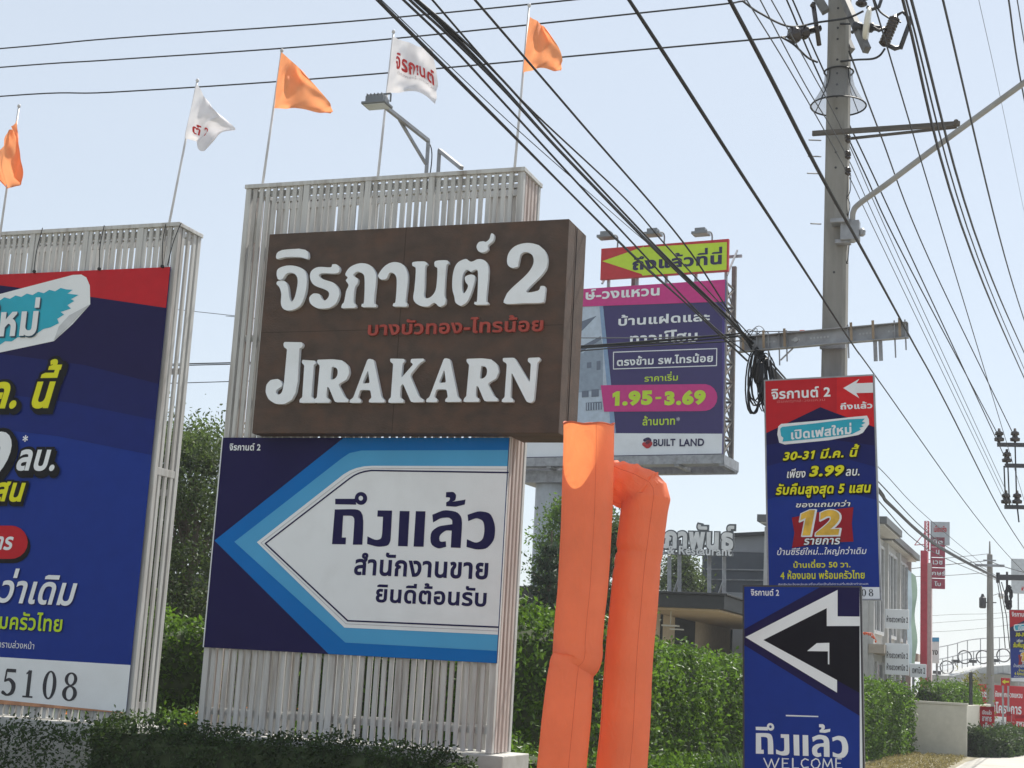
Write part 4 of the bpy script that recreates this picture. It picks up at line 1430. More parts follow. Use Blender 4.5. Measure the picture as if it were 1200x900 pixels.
mb.tube(smooth_path([at(985, 72, PD - .12), at(1004, 70, PD - .6), at(1022, 69, PD - .85), at(1031, 65, PD - .9), at(1037, 57, PD - .9)], 8), J, 6)
mb.tube(smooth_path([at(1024, -2, PD - .85), at(1030, 12, PD - .88), at(1040, 20, PD - .9), at(1048, 24, PD - .92), at(1056, 26, PD - .93)], 8), J * .9, 6)
mb.tube(smooth_path([at(985, 28, PD - .12), at(996, 28, PD - .4)], 8), J, 6)
for k in range(3):
    mb.tube(smooth_path([at(989 + k * 4, 205, PD - .12), at(990 + k * 3, 225, PD - .14), at(996 - k * 4, 240, PD - .14), at(992 + k * 2, 262, PD - .14), at(988 + k * 3, 300, PD - .14), at(994 - k, 309, PD - .14)], 6), .005, 4)
mb.tube(smooth_path([at(989, 300, PD - .13), at(990, 330, PD - .13), at(988, 372, PD - .13)], 8), .006, 4)
obj('jumper_cables', mb, M['cable'], t)

# street lamp arm clamped to the pole
arm_pts = smooth_path([at(999, 284, PD - .30), at(999, 262, PD - .30), at(1000, 248, PD - .33), at(1008, 238, PD - .40), at(1040, 215, PD - .65), at(1100, 170, PD - 1.05), at(1200, 97, PD - 1.7), at(1290, 32, PD - 2.2)], 8)
t = thing('street_lamp_arm', 'long pale curved pipe arm of a street lamp, clamped to the concrete pole', 'street lamp', arm_pts[0])
mb = MB(); mb.tube(arm_pts, .035, 12)
obj('pipe', mb, mat('pale_pipe_paint', (.29, .29, .285), rough=.5, var=.12), t, smooth=True)
mb = MB()
mb.cbox(at(996.5, 271, PD - .26), U2 * .22, N2 * .14, UP * .24)
mb.cbox(at(988, 284, PD - .2), U2 * .18, N2 * .12, UP * .05)
mb.cbox(at(986, 262, PD - .2), U2 * .22, N2 * .3, UP * .05)
mb.lathe(at(1010, 277, PD - .32), UP, [(0, .02), (.02, .04), (.07, .045), (.1, .02)], 10)
obj('clamp', mb, M['galv'], t, bevel=.006)
mb = MB()
e0 = arm_pts[-1]; dv = arm_pts[-1] - arm_pts[-4]; dv /= np.linalg.norm(dv)
mb.lathe(e0 - dv * .05, dv, [(0, .05), (.1, .08), (.3, .13), (.55, .12), (.7, .03)], 14)
obj('lamp_head', mb, M['lamp'], t, smooth=True)

# ------------------------------------------------------------------ the two signs on the pole
def upright_board(name, label, cat, cpx, d, yaw, tilt, quad, thick, face_m, edge_m, parent_group=None):
    o = at(*cpx, d)
    pl = Plane(o, yaw, tilt)
    q = [pl.uv(*p) for p in quad]           # bl, br, tr, tl
    u0, u1 = (q[0][0] + q[3][0]) / 2, (q[1][0] + q[2][0]) / 2
    v0, v1 = (q[0][1] + q[1][1]) / 2, (q[2][1] + q[3][1]) / 2
    t = thing(name, label, cat, pl.P((u0 + u1) / 2, v0, 0))
    mb = MB()
    mb.obox(pl.P(u0, v0, -thick), pl.u * (u1 - u0), pl.v * (v1 - v0), pl.n * thick)
    pn = obj('panel', mb, face_m, t)
    mb = MB()
    w = .018
    mb.obox(pl.P(u0 - w, v0 - w, -thick - .02), pl.u * (u1 - u0 + 2 * w), pl.v * w, pl.n * (thick + .024))
    mb.obox(pl.P(u0 - w, v1, -thick - .02), pl.u * (u1 - u0 + 2 * w), pl.v * w, pl.n * (thick + .024))
    mb.obox(pl.P(u0 - w, v0, -thick - .02), pl.u * w, pl.v * (v1 - v0), pl.n * (thick + .024))
    mb.obox(pl.P(u1, v0, -thick - .02), pl.u * w, pl.v * (v1 - v0), pl.n * (thick + .024))
    for f in (.25, .75):
        mb.obox(pl.P(u0, v0 + (v1 - v0) * f, -thick - .035), pl.u * (u1 - u0), pl.v * .04, pl.n * .034)
    obj('edge_frame', mb, edge_m, t)
    return t, pn, pl, (u0 + .001, v0 + .001), (u1 - .001, v1 - .001)

def sp(parent, pl, lo, hi, pts, n, m, name):
    b = MB(); b.poly(pl, clampv(pl, pts, lo, hi), n, 0)
    return obj(name, b, m, parent)

def T6(s): return s
# thai words used more than once
W_OPEN = '\u0e40\u0e1b\u0e34\u0e14\u0e40\u0e1f\u0e2a\u0e43\u0e2b\u0e21\u0e48'
W_ARR = '\u0e16\u0e36\u0e07\u0e41\u0e25\u0e49\u0e27'
W_DATE = '30-31 \u0e21\u0e35.\u0e04. \u0e19\u0e35\u0e49'
W_BACK = '\u0e23\u0e31\u0e1a\u0e04\u0e37\u0e19\u0e2a\u0e39\u0e07\u0e2a\u0e38\u0e14 5 \u0e41\u0e2a\u0e19'
W_SERIES = '\u0e1a\u0e49\u0e32\u0e19\u0e0b\u0e35\u0e23\u0e35\u0e22\u0e4c\u0e43\u0e2b\u0e21\u0e48...\u0e43\u0e2b\u0e0d\u0e48\u0e01\u0e27\u0e48\u0e32\u0e40\u0e14\u0e34\u0e21'
W_ROOMS = '4 \u0e2b\u0e49\u0e2d\u0e07\u0e19\u0e2d\u0e19 \u0e1e\u0e23\u0e49\u0e2d\u0e21\u0e04\u0e23\u0e31\u0e27\u0e44\u0e17\u0e22'
W_SUB = '\u0e0a\u0e31\u0e22\u0e1e\u0e24\u0e01\u0e29\u0e4c-\u0e27\u0e07\u0e41\u0e2b\u0e27\u0e19'

def house_sign(label, X, d, yaw, tilt, quad, full=True):
    """the tall blue and red board; X maps its artwork pixels (720 x 900 study) to the photograph"""
    ctr = X(365, 480)
    t, pn, pl, lo, hi = upright_board('roadside_board', label, 'sign', ctr, d, yaw, tilt, quad, .03, M['blueC'], M['galv'])
    A = lambda pts: [X(*p) for p in pts]
    Bx = lambda x0, y0, x1, y1: (*X(x0, y0), *X(x1, y1))
    P = lambda pts, n, m, name: sp(pn, pl, lo, hi, A(pts), n, m, name)
    P([(100, 20), (640, 20), (640, 560), (365, 500), (100, 560)], .002, M['blueB'], 'deep_blue_band')
    P([(100, 20), (640, 20), (640, 420), (365, 360), (100, 420)], .004, M['blueA'], 'night_blue_band')
    P([(100, 20), (640, 20), (640, 330), (365, 300), (100, 330)], .006, M['navy'], 'navy_roof')
    P([(100, 20), (365, 20), (365, 170), (100, 281)], .009, M['red'], 'red_corner')
    P([(365.5, 20), (432, 20), (432, 196), (365.5, 170)], .009, M['red'], 'red_corner')
    P([(432.5, 20), (640, 20), (640, 252), (432.5, 196)], .009, mat('printed_bright_red', alb(205, 36, 42), rough=.42, spec=.10, bump=.22, bump_scale=1.3), 'bright_red_corner')
    TX = lambda body, box, m=M['white'], n=.012, **kw: sheet_text(pn, pl, m, n, [(body, Bx(*box), kw)])
    TX(JK_TH + ' 2', (160, 138, 407, 80), bold=.03)
    TX(W_SUB, (183, 156, 385, 131), M['ash'], bold=0.0)
    P([(462, 90), (530, 51), (517, 70), (594, 67), (594, 109), (517, 111), (530, 133)], .012, M['white'], 'arrow')
    TX(W_ARR, (450, 181, 584, 145), bold=.035)
    P([(188, 252), (200, 241), (350, 228), (500, 212), (562, 206), (570, 222), (571, 242), (545, 278), (525, 288), (400, 310), (215, 328), (192, 320), (184, 285)], .012, M['white'], 'sticker')
    P([(196, 262), (204, 254), (350, 238), (480, 222), (553, 219), (541, 232), (556, 236), (538, 246), (548, 252), (530, 258), (536, 266), (500, 284), (360, 302), (206, 316), (210, 300), (200, 292)], .015, M['teal'], 'brushed_patch')
    TX(W_OPEN, (243, 308, 496, 236), n=.019, bold=.035, rise=.06)
    outlined(pn, pl, W_DATE, Bx(208, 396, 530, 325), .010, M['yellow'], bold=.035, slant=.22, grow=.06, drop=(.006, -.012), steps=2, kw=dict(rise=.02))
    outlined(pn, pl, '\u0e40\u0e1e\u0e35\u0e22\u0e07', Bx(225, 470, 303, 428), .010, M['white'], bold=.02, slant=.2, grow=.05)
    outlined(pn, pl, '3.99', Bx(318, 465, 466, 414), .010, M['yellow'], bold=.045, slant=.22, grow=.06, drop=(.006, -.01), steps=2)
    outlined(pn, pl, '\u0e25\u0e1a.', Bx(473, 461, 530, 430), .010, M['white'], bold=.02, slant=.2, grow=.05)
    outlined(pn, pl, W_BACK, Bx(177, 556, 579, 482), .010, M['yellow'], bold=.035, slant=.2, grow=.06, drop=(.006, -.01), steps=2)
    outlined(pn, pl, '\u0e02\u0e2d\u0e07\u0e41\u0e16\u0e21\u0e01\u0e27\u0e48\u0e32', Bx(263, 594, 492, 562), .010, M['white'], bold=.02, slant=.2, grow=.04)
    P([(245, 636), (400, 604), (505, 592), (498, 660), (505, 737), (380, 742), (246, 764), (256, 700)], .010, M['darkred'], 'red_ribbon')
    outlined(pn, pl, '12', Bx(282, 712, 446, 602), .013, M['gold'], bold=.05, slant=.16, grow=.03, edge=M['white'], drop=(.008, -.006), steps=2)
    outlined(pn, pl, '\u0e23\u0e32\u0e22\u0e01\u0e32\u0e23', Bx(296, 752, 450, 722), .019, M['white'], bold=.025, slant=.2, grow=.04)
    TX(W_SERIES, (183, 800, 560, 757), n=.006, bold=.01, slant=.22)
    TX('\u0e1a\u0e49\u0e32\u0e19\u0e40\u0e14\u0e35\u0e48\u0e22\u0e27 50 \u0e27\u0e32.', (252, 848, 491, 810), M['yellow'], .006, bold=.02)
    TX(W_ROOMS, (197, 896, 551, 855), M['yellow'], .006, bold=.02)
    TX('\u0e2a\u0e34\u0e17\u0e18\u0e34\u0e1b\u0e23\u0e30\u0e42\u0e22\u0e0a\u0e19\u0e4c\u0e41\u0e25\u0e30\u0e40\u0e07\u0e37\u0e48\u0e2d\u0e19\u0e44\u0e02\u0e40\u0e1b\u0e47\u0e19\u0e44\u0e1b\u0e15\u0e32\u0e21\u0e17\u0e35\u0e48\u0e1a\u0e23\u0e34\u0e29\u0e31\u0e17\u0e01\u0e33\u0e2b\u0e19\u0e14', (188, 921, 566, 908), M['white'], .006, bold=.0)
    P([(100, 929), (640, 929), (640, 990), (100, 990)], .006, M['white'], 'phone_strip')
    mb = MB()
    bxs = [(x, 968, x + 17, 937) for x in (455, 480, 505)] + [(540, 968, 558, 937), (570, 968, 588, 937)]
    serif_digits(mb, pl, '51008'[:3] + '08', [Bx(*b) for b in bxs], .009)
    obj('phone_number', mb, mat('printed_ink', (0, 0, 0)), pn)
    return t, pl
SGN_D = 16.95
house_sign('tall blue and red roadside board with a gold 12, hung on the concrete pole', lambda x, y: (860 + x / 3.6, 430 + y / 3.6), SGN_D, 20.2, 2.3,
           [(899.3, 702), (1029.2, 702), (1024.8, 440), (898.8, 447)])
# lower board with the white outline arrow
X3 = lambda x, y: (800 + x / 3, 600 + y / 3)
t, pn, pl, lo, hi = upright_board('roadside_board', 'tall blue board with a white outlined arrow, standing below the red and blue one', 'sign', (942, 800), 16.1, 20.2, 1.6,
                                  [(869.5, 938), (1009.5, 936), (1009.8, 688), (875.2, 688)], .045, M['blueC'], M['steel_dark'])
P = lambda pts, n, m, name: sp(pn, pl, lo, hi, [X3(*p) for p in pts], n, m, name)
P([(215, 412), (482, 262), (640, 262), (640, 722), (215, 468)], .002, M['navy'], 'navy_chevron')
P([(285, 450), (508, 338), (508, 402), (640, 402), (640, 640), (543, 592)], .005, mat('printed_blue_black', (.007, .006, .011), rough=.5, spec=.08), 'black_core')
P([(221, 440), (545, 274), (545, 367), (640, 368), (640, 401), (507, 401), (507, 338), (284, 450), (543, 591), (543, 635)], .008, M['white'], 'outline_arrow')
P([(438, 489), (472, 461), (516, 460), (516, 536), (511, 535), (511, 490)], .008, M['white'], 'small_arrow')
P([(363, 713), (477, 717), (477, 721), (363, 718)], .005, M['white'], 'short_rule')
P([(626, 262), (640, 262), (640, 1010), (623.5, 1010)], .011, M['white'], 'border_line')
drawn_word(pn, pl, M['white'], .005, (*X3(257, 852), *X3(581, 749)))
sheet_text(pn, pl, M['white'], .005, [(JK_TH + ' 2', (*X3(240, 294), *X3(339, 271)), dict(bold=.02))])
mb = MB()
WX = lambda pts: np.array([pl.uv(*X3(x, y)) for x, y in pts])
w1 = np.linalg.norm(WX([(0, 500)])[0] - WX([(1, 500)])[0])
WL = [([(286, 869), (302, 903), (314, 872), (326, 903), (342, 869)], 4), ([(356, 870), (356, 904)], 5), ([(356, 870), (378, 871)], 3), ([(356, 886), (374, 886)], 3), ([(356, 903), (380, 903)], 3),
      ([(394, 870), (394, 904)], 5), ([(394, 903), (416, 903)], 3), ([(452, 875), (440, 870), (428, 878), (426, 890), (434, 902), (452, 900)], 4),
      ([(480, 870), (466, 878), (464, 892), (474, 904), (488, 902), (496, 888), (490, 874), (480, 870)], 4), ([(506, 904), (510, 871), (524, 898), (538, 871), (544, 904)], 4), ([(556, 870), (556, 904)], 5), ([(556, 870), (576, 871)], 3), ([(556, 886), (572, 886)], 3), ([(556, 903), (578, 903)], 3)]
for pts, w in WL:
    sc = 560 / 578.0
    pts2 = [(285 + (x - 285) * (560 - 285) / (578 - 285), 866 + (y - 869)) for x, y in pts]
    V, F = union(stroke_polys(WX(pts2), w * w1, False))
    mb.add([pl.P(u, v, .005) for u, v in V], F)
obj('lettering', mb, M['white'], pn)
mb = MB()
for uu_ in (.2, 1.0):
    q = pl.P(lo[0] + uu_, lo[1], -.10)
    mb.bar((q[0], q[1], 0), pl.P(lo[0] + uu_, hi[1], -.10), .06)
obj('posts', mb, M['galv'], t)

# ------------------------------------------------------------------ overhead cables
def wire(label, pts, r=.010, group='overhead cables along the road', m=None, strands=1, gap=.03, name='overhead_cable', sag=0.0):
    """pts: (px, py, depth) or world points; one hanging cable, or a bundle lashed together, as one mesh"""
    P = np.array([at(*p) if abs(p[0]) > 60 or p[1] > 60 or p[1] <= 0 or True else p for p in pts])
    S = smooth_path(P, 8)
    if sag:
        k = np.linspace(0, 1, len(S))
        S[:, 2] -= 4 * sag * k * (1 - k)
    mb = MB()
    for i in range(strands):
        a = i * 2.4
        off = U2 * math.cos(a) * gap * (i > 0) + UP * math.sin(a) * gap * (i > 0)
        wob = np.sin(np.linspace(0, 9, len(S)) + i)[:, None] * UP * (.010 if strands > 1 else 0)
        mb.tube(S + off + wob, r, 5)
    o = obj(name, mb, m or M['cable'], smooth=True)
    return tag(o, label, 'cable', group)

def along(pxs, ref, dref):
    """depths for a line that runs with the road: same lateral place as the reference pixel at its depth"""
    l = lat(*ref) * dref
    return [(x, y, l / lat(x, y)) for x, y in pxs]

def back(pts, k=.35):
    """carry the near end on past the edge of the picture"""
    a, b = at(*pts[0]), at(*pts[1])
    return a + (a - b) / np.linalg.norm(a - b) * np.linalg.norm(a - b) * k

def wire_w(label, W, **kw):
    """like wire, from world points"""
    global _raw
    S = smooth_path(np.array(W), 8)
    r = kw.pop('r', .010); strands = kw.pop('strands', 1); gap = kw.pop('gap', .03)
    mb = MB()
    for i in range(strands):
        a = i * 2.4
        off = (U2 * math.cos(a) + UP * math.sin(a)) * gap * (i > 0)
        wob = np.sin(np.linspace(0, 9, len(S)) + i)[:, None] * UP * (.010 if strands > 1 else 0)
        mb.tube(S + off + wob, r, 5)
    o = obj('overhead_cable', mb, kw.pop('m', None) or M['cable'], smooth=True)
    return tag(o, label, 'cable', kw.pop('group', 'overhead cables along the road'))

def near_run(label, pxs, end_d, r=.010, strands=1, gap=.03, m=None, tail=None, ref=None, carry=0):
    """a cable from beyond the top of the picture down to the pole, and on to tail points"""
    ref = ref or pxs[-1]
    pts = along(pxs, ref, end_d)
    W = [back(pts)] + [at(*p) for p in pts]
    for p in (tail or []):
        W.append(at(*p))
    if carry:
        W.append(W[-1] + (W[-1] - W[-2]) * carry)
    return wire_w(label, W, r=r, strands=strands, gap=gap, m=m)

CX_D = 17.55
near_run('doubled black cable, lowest of the diagonal bunch beside the taller frame', [(441.7, 0), (600, 156), (743, 300), (800, 353), (877, 424)], CX_D, r=.0085, strands=2, gap=.022)
near_run('thin single cable second from the left in the diagonal bunch', [(473, 0), (530, 55), (600, 131), (753, 297), (830, 377), (880, 418)], CX_D, r=.0085)
near_run('thickest bundle of black cables in the middle of the diagonal bunch', [(485, 0), (527, 37), (587, 98), (667, 187), (773, 297), (850, 370), (882, 404)], CX_D, r=.0095, strands=4, gap=.022)
near_run('upper single cable of the diagonal bunch, just above its thickest bundle', [(507, 0), (573, 76), (627, 133), (733, 233), (790, 298), (884, 398)], CX_D, r=.0075)
near_run('hair-thin grey wire rising through the diagonal bunch', [(447, 0), (600, 146), (733, 263), (800, 322), (878, 408)], CX_D, r=.0035, m=M['cable_grey'])
near_run('single straight cable from beside the last orange flag down to the crossarm\'s left end', [(557, 0), (680, 143), (800, 283), (860, 373), (913, 446)], CX_D, r=.0095, ref=(880, 400),
         tail=[(1027, 545, 31), (1083, 603, 46), (1157, 666, 70)])
near_run('doubled grey cable that passes just left of the pole and rests on the crossarm insulator', [(737, 0), (800, 96), (870, 204), (933, 300), (1003, 408)], 16.9, r=.0085, strands=2, gap=.022,
         tail=[(1030, 446, 19.5), (1140, 601, 36), (1186, 656, 58), (1230, 700, 74)])
near_run('doubled grey cable that crosses in front of the pole to the crossarm\'s right end', [(855, 0), (905, 94), (960, 200), (1017, 302), (1071, 402)], 16.8, r=.0085, strands=2, gap=.02,
         tail=[(1110, 475, 20.5), (1173, 600, 33), (1205, 650, 50), (1220, 672, 61)])
# cables that go on from the crossarm's left end towards the next pole
for i, (lab, p) in enumerate((('thick bundle of cables running from behind the red and blue board to the next pole', [(885, 410, 17.6), (1027, 570, 30), (1045, 592, 33), (1100, 640, 46), (1168, 677, 70)]),
                              ('slack lower cable running on from behind the red and blue board to the next pole', [(885, 415, 17.6), (1027, 584, 31), (1090, 645, 46), (1168, 680, 70)]),
                              ('upper thin cable running on from behind the red and blue board to the next pole', [(886, 405, 17.6), (1027, 562, 29), (1100, 634, 46), (1168, 675, 70)]))):
    wire(lab, p, r=(.028 if i == 0 else .013), strands=(3 if i == 0 else 1), gap=.045)
# line wires on the pole's far side
wire('black line wire behind the pole passing through the net cone, left of its pair', [(893, -60, 17.95), (922, 0, 18.6), (956, 80, 19.9), (1012, 200, 22.4), (1059, 300, 25.4), (1171, 512, 38)], r=.012)
wire('black line wire behind the pole passing through the net cone, right of its pair', [(902, -60, 17.95), (929, 0, 18.6), (963, 78, 19.9), (1018, 194, 22.3), (1066, 297, 25.3), (1180, 541, 38)], r=.012)
wire('black line wire leaving the head arm right of the pole for the far crossarm', [(995, 60, 17.0), (1030, 153, 21), (1088, 302, 28), (1189, 512, 38)], r=.012)
for lab, a, mid, e in (('topmost of the three thin service wires tied to the spool insulators', (904, 0), (951, 84), 163), ('middle of the three thin service wires tied to the spool insulators', (891, 0), (944, 100), 182),
                       ('lowest of the three thin service wires tied to the spool insulators', (875, 0), (930, 90), 201)):
    pts = along([a, mid], (990, e), PD - .1)
    wire_w(lab, [back(pts)] + [at(*p) for p in pts] + [at(992, e, PD - .12), at(1046 + (182 - e) * .35, 300, 24), at(1183 + (182 - e) * .2, 592, 38)], r=.0065, m=M['cable_grey'])
for lab, p, r in (('leftmost of the blue-black line wires falling steeply at the right edge', [(1058, 0), (1140, 301), (1212, 470)], .012),
                  ('second blue-black line wire falling steeply at the right edge', [(1068, 0), (1152, 300), (1212, 440)], .012),
                  ('third blue-black line wire falling steeply at the right edge', [(1105, 0), (1177, 299), (1212, 412)], .012),
                  ('rightmost long line wire, crossing the upper right corner', [(1182, 0), (1201, 120), (1230, 255)], .011),
                  ('short piece of line wire cutting the very top right corner', [(1192, 0), (1204, 70), (1225, 180)], .010),
                  ('second of the two close line wires that leave the top edge beside the insulators', [(1062, 0), (1146, 302), (1212, 460)], .008),
                  ('lower right line wire joining the stacked crossarms from the upper middle', [(1022, -4), (1098, 250), (1180, 520)], .009),
                  ('pale hair-thin wire between the line wires near the top right corner', [(1147, 0), (1174, 122), (1203, 262)], .0045)):
    near_run(lab, p, 36, r=r * .85, carry=2.2, m=(M['cable_grey'] if r < .006 else None))
# cables that cross the road to the left of the pole's head
GL = 'insulated cables crossing to the left above the flags'
for lab, p in (('topmost of the three insulated cables crossing the sky above the flags', [(-1500, 150, 40), (-400, 90, 29), (0, 57, 24.5), (133, 45, 23.5), (400, 26, 21.5), (670, 0, 19.4), (800, -16, 18.2)]),
               ('middle of the three insulated cables crossing the sky above the flags', [(-1500, 170, 40), (-400, 112, 29), (0, 79, 24.5), (133, 70, 23.5), (400, 51, 21.5), (800, 10, 18.3), (873, 1, 17.3)]),
               ('lowest of the three insulated cables, ending at the strain insulator on the pole', [(-1500, 205, 40), (-400, 148, 29), (0, 113, 24.5), (133, 108, 23.5), (400, 90, 21.5), (800, 54, 18.3), (924, 43, 17.15)])):
    wire(lab, p, r=.0125, group=GL)
GB = 'cables passing behind the sign frames'
wire('thick double cable passing behind the brown box sign to the crossarm', [(-1500, 430, 70), (-500, 440, 45), (240, 426, 29), (480, 417, 24), (682, 407, 20.3), (790, 399, 18.6), (873, 391, 17.7)], r=.011, strands=3, gap=.018, group=GB)
wire('thin slack cable seen just below the thick double cable in the gap between the frames', [(-1500, 450, 70), (-500, 462, 45), (240, 448, 29), (480, 432, 24), (682, 411, 20.3), (873, 399, 17.8)], r=.009, group=GB)
wire('thin grey cable highest in the gap between the frames', [(-1500, 200, 80), (-400, 300, 48), (228, 365, 36), (272, 371, 35), (520, 392, 28), (700, 396, 21), (873, 393, 17.8)], r=.008, group=GB, m=M['cable_grey'])
tgt = wire('thin guy wire with a small orange tag along the top of the crossarm', [(872, 388, 17.5), (905, 388.5, 17.4), (940, 388, 17.3), (985, 386, 17.15), (1006, 384, 17.0)], r=.006, group=GB)
mb = MB(); mb.cbox(at(940, 388.5, 17.28), U2 * .062, UP * .036, N2 * .004)
obj('warning_tag', mb, mat('orange_tag', (.75, .13, .05), rough=.5), tgt)
# coil of spare cable hanging under the crossarm's left end
c0 = at(893, 415, 17.5)
mb = MB()
for k in range(17):
    cx, w, h0, h1 = 891 + random.uniform(-8, 9), random.uniform(4, 10), 408 + random.uniform(-4, 18), random.uniform(448, 486)
    d = 17.5 + random.uniform(-.12, .12)
    lean = random.uniform(-4, 6)
    loop = [at(cx + lean * (1 - math.cos(q)) / 2 + w * math.sin(q), h0 + (h1 - h0) * (1 - math.cos(q)) / 2, d + .05 * math.sin(2 * q)) for q in np.linspace(0, 2 * math.pi, 18)]
    mb.tube(loop, random.uniform(.007, .013), 5)
mb.tube(smooth_path([at(885, 420, 17.5), at(878, 450, 17.45), at(877, 468, 17.45), at(880, 482, 17.45), at(886, 483, 17.45), at(889, 472, 17.45)], 8), .016, 6)
mb.lathe(at(890, 448, 17.4), UP, [(0, .03), (.02, .05), (.22, .05), (.25, .02)], 10)
mb.lathe(at(897, 470, 17.4), UP, [(0, .02), (.02, .035), (.2, .035), (.22, .02)], 10)
for k in range(7):
    mb.tube(smooth_path([at(872 + random.uniform(-4, 10), 395 + random.uniform(-6, 10), 17.5), at(884 + random.uniform(-8, 8), 384 + random.uniform(-4, 12), 17.5), at(896 + random.uniform(-8, 8), 395 + random.uniform(-6, 8), 17.5), at(905 + random.uniform(-6, 10), 404, 17.5)], 6), .0045, 4)
tag(obj('cable_coil', mb, M['cable'], smooth=True), 'tangled coil of spare black cable hanging under the crossarm\'s left end', 'cable coil')

# ------------------------------------------------------------------ tall billboard behind
BB = Plane(at(760, 440, 55), 24.5, 0.6)
XB = lambda x, y: (660 + x / 3, 260 + y / 3)
q1, q2 = BB.uv(*XB(572, 204)), BB.uv(*XB(557, 815))
bu1 = (q1[0] + q2[0]) / 2; bv0, bv1 = q2[1], BB.uv(*XB(572, 203))[1]
bu0 = BB.uv(603, 440)[0]
bbase = BB.P(BB.uv(634, 600)[0], 0, -1.0); bbase[2] = 0
t = thing('billboard', 'huge purple and magenta billboard on one steel column behind the brown box sign', 'billboard', bbase)
mb = MB(); mb.obox(BB.P(bu0, bv0, -.15), BB.u * (bu1 - bu0), BB.v * (bv1 - bv0), BB.n * .15)
pn = obj('panel', mb, M['purple'], t)
mb = MB()
dep = 1.55
def BX(mb, u, v, n, du, dv, dn): mb.obox(BB.P(u, v, n), BB.u * du, BB.v * dv, BB.n * dn)
for u in (bu0, (bu0 + bu1) / 2, bu1 - .16):
    for n in (-dep, -.36):
        BX(mb, u, bv0 - .1, n, .16, bv1 - bv0 + .1 + (.9 if n < -1 and u > bu0 else 0), .16)
k = 9
for i in range(k):
    v = bv0 + (bv1 - bv0) * i / k
    v2 = bv0 + (bv1 - bv0) * (i + 1) / k
    for u in (bu0 + .04, bu1 - .12):
        mb.bar(BB.P(u + .04, v, -.30), BB.P(u + .04, v2, -dep + .1), .07)
        mb.bar(BB.P(u + .04, v2, -.30), BB.P(u + .04, v2, -dep + .1), .06)
    for u in (bu0 + .04, bu1 - .12):
        mb.bar(BB.P(u + .02, v, -dep + .1), BB.P(u + .02, v2, -.30), .05)
    mb.bar(BB.P(bu0, v, -dep + .05), BB.P(bu1, v, -dep + .05), .08)
    mb.bar(BB.P(bu0, v, -.28), BB.P(bu1, v, -.28), .08)
obj('lattice', mb, mat('rusty_lattice_steel', (.13, .12, .11), rough=.7, var=.25, dirt=(.16, .08, .05), dirt_scale=1.5), t)
mb = MB()
BX(mb, bu0 - .1, bv0 - .42, -.30, bu1 - bu0 + .25, .30, .75)
BX(mb, bu0 - .1, bv0 - .14, .38, bu1 - bu0 + .25, .05, .05)
BX(mb, bu0 - .1, bv0 - .55, -dep, bu1 - bu0 + .25, .35, .35)
for i in range(6):
    BX(mb, bu0 + (bu1 - bu0) * i / 5, bv0 - .5, -dep, .18, .14, dep + .4)
mb.obox(BB.P(bu1 + .15, bv0 - .45, -dep), BB.u * .05, BB.v * .35, BB.n * (dep + .4))
obj('catwalk', mb, M['galv'], t)
mb = MB()
cb = bbase
mb.lathe(cb, UP, [(0, .66), (.2, .66), (.21, .60), (BB.P(0, bv0 - .5, 0)[2], .60)], 28)
obj('column', mb, mat('column_paint', (.42, .46, .50), rough=.5, var=.08, dirt=(.28, .29, .30), dirt_scale=1), t, smooth=False)
mb = MB(); mb.cbox(cb + UP * (BB.P(0, bv0 - .78, 0)[2]), BB.u * 1.9, BB.n * 1.7, UP * .45); obj('column_head', mb, M['galv'], t)
def bp(pts, n, m, name, parent=pn, lo=(bu0 + .001, bv0 + .001), hi=(bu1 - .001, bv1 - .001)):
    b = MB(); b.poly(BB, clampv(BB, [XB(*p) for p in pts], lo, hi), n, 0)
    return obj(name, b, m, parent)
hs = mat('printed_house_wall', (.42, .50, .60), rough=.5, var=.1)
hd = mat('printed_house_dark', (.10, .13, .19), rough=.5)
hm = mat('printed_house_mid', (.22, .28, .36), rough=.5, var=.1)
bp([(-200, 296), (140, 296), (150, 420), (165, 575), (175, 680), (186, 745), (-200, 745)], .006, hs, 'house_picture')
bp([(-200, 360), (60, 352), (118, 330), (60, 390), (-200, 410)], .010, hd, 'house_picture_roof')
bp([(-200, 470), (70, 462), (132, 405), (140, 436), (140, 590), (60, 600), (-200, 600)], .014, hm, 'house_picture_wing')
bp([(60, 440), (132, 402), (134, 414), (62, 460)], .018, hd, 'house_picture_eave')
for q in ((84, 495, 100, 515), (118, 490, 132, 522), (66, 595, 90, 618), (100, 590, 126, 616)):
    bp([(q[0], q[1]), (q[2], q[1] - 2), (q[2], q[3] - 2), (q[0], q[3])], .022, hd, 'house_picture_window')
bp([(80, 636), (136, 632), (136, 660), (80, 664)], .018, hd, 'house_picture_gate')
for i in range(6):
    bp([(84 + i * 9, 637), (87 + i * 9, 637), (87 + i * 9, 662), (84 + i * 9, 662)], .022, hs, 'house_picture_bar')
bp([(128, 298), (141, 296), (187, 745), (170, 745)], .024, mat('printed_pale_blue', alb(120, 150, 185), rough=.5), 'slanting_edge')
bp([(-200, 230), (400, 205), (600, 195), (600, 279), (-200, 309)], .03, M['magenta'], 'magenta_band')
bp([(-200, 742), (700, 742), (700, 900), (-200, 900)], .03, M['white'], 'name_strip')
bp([(545, 742), (558, 742), (560, 280), (572, 280), (700, 280), (700, 742)], .032, mat('printed_violet', alb(62, 46, 128), rough=.42, spec=.10, bump=.22, bump_scale=1.3), 'violet_margin')
BT = lambda body, box, m=M['white'], n=.05, **kw: sheet_text(pn, BB, m, n, [(body, (*(XB(box[0], box[1]) if box[0] is not None else (None, XB(0, box[1])[1])), *XB(box[2], box[3])), kw)])
BT(W_SUB[6:], (80, 276, 341, 222), bold=.035)
BT(W_SUB[:6], (-80, 287, 72, 232), bold=.035)
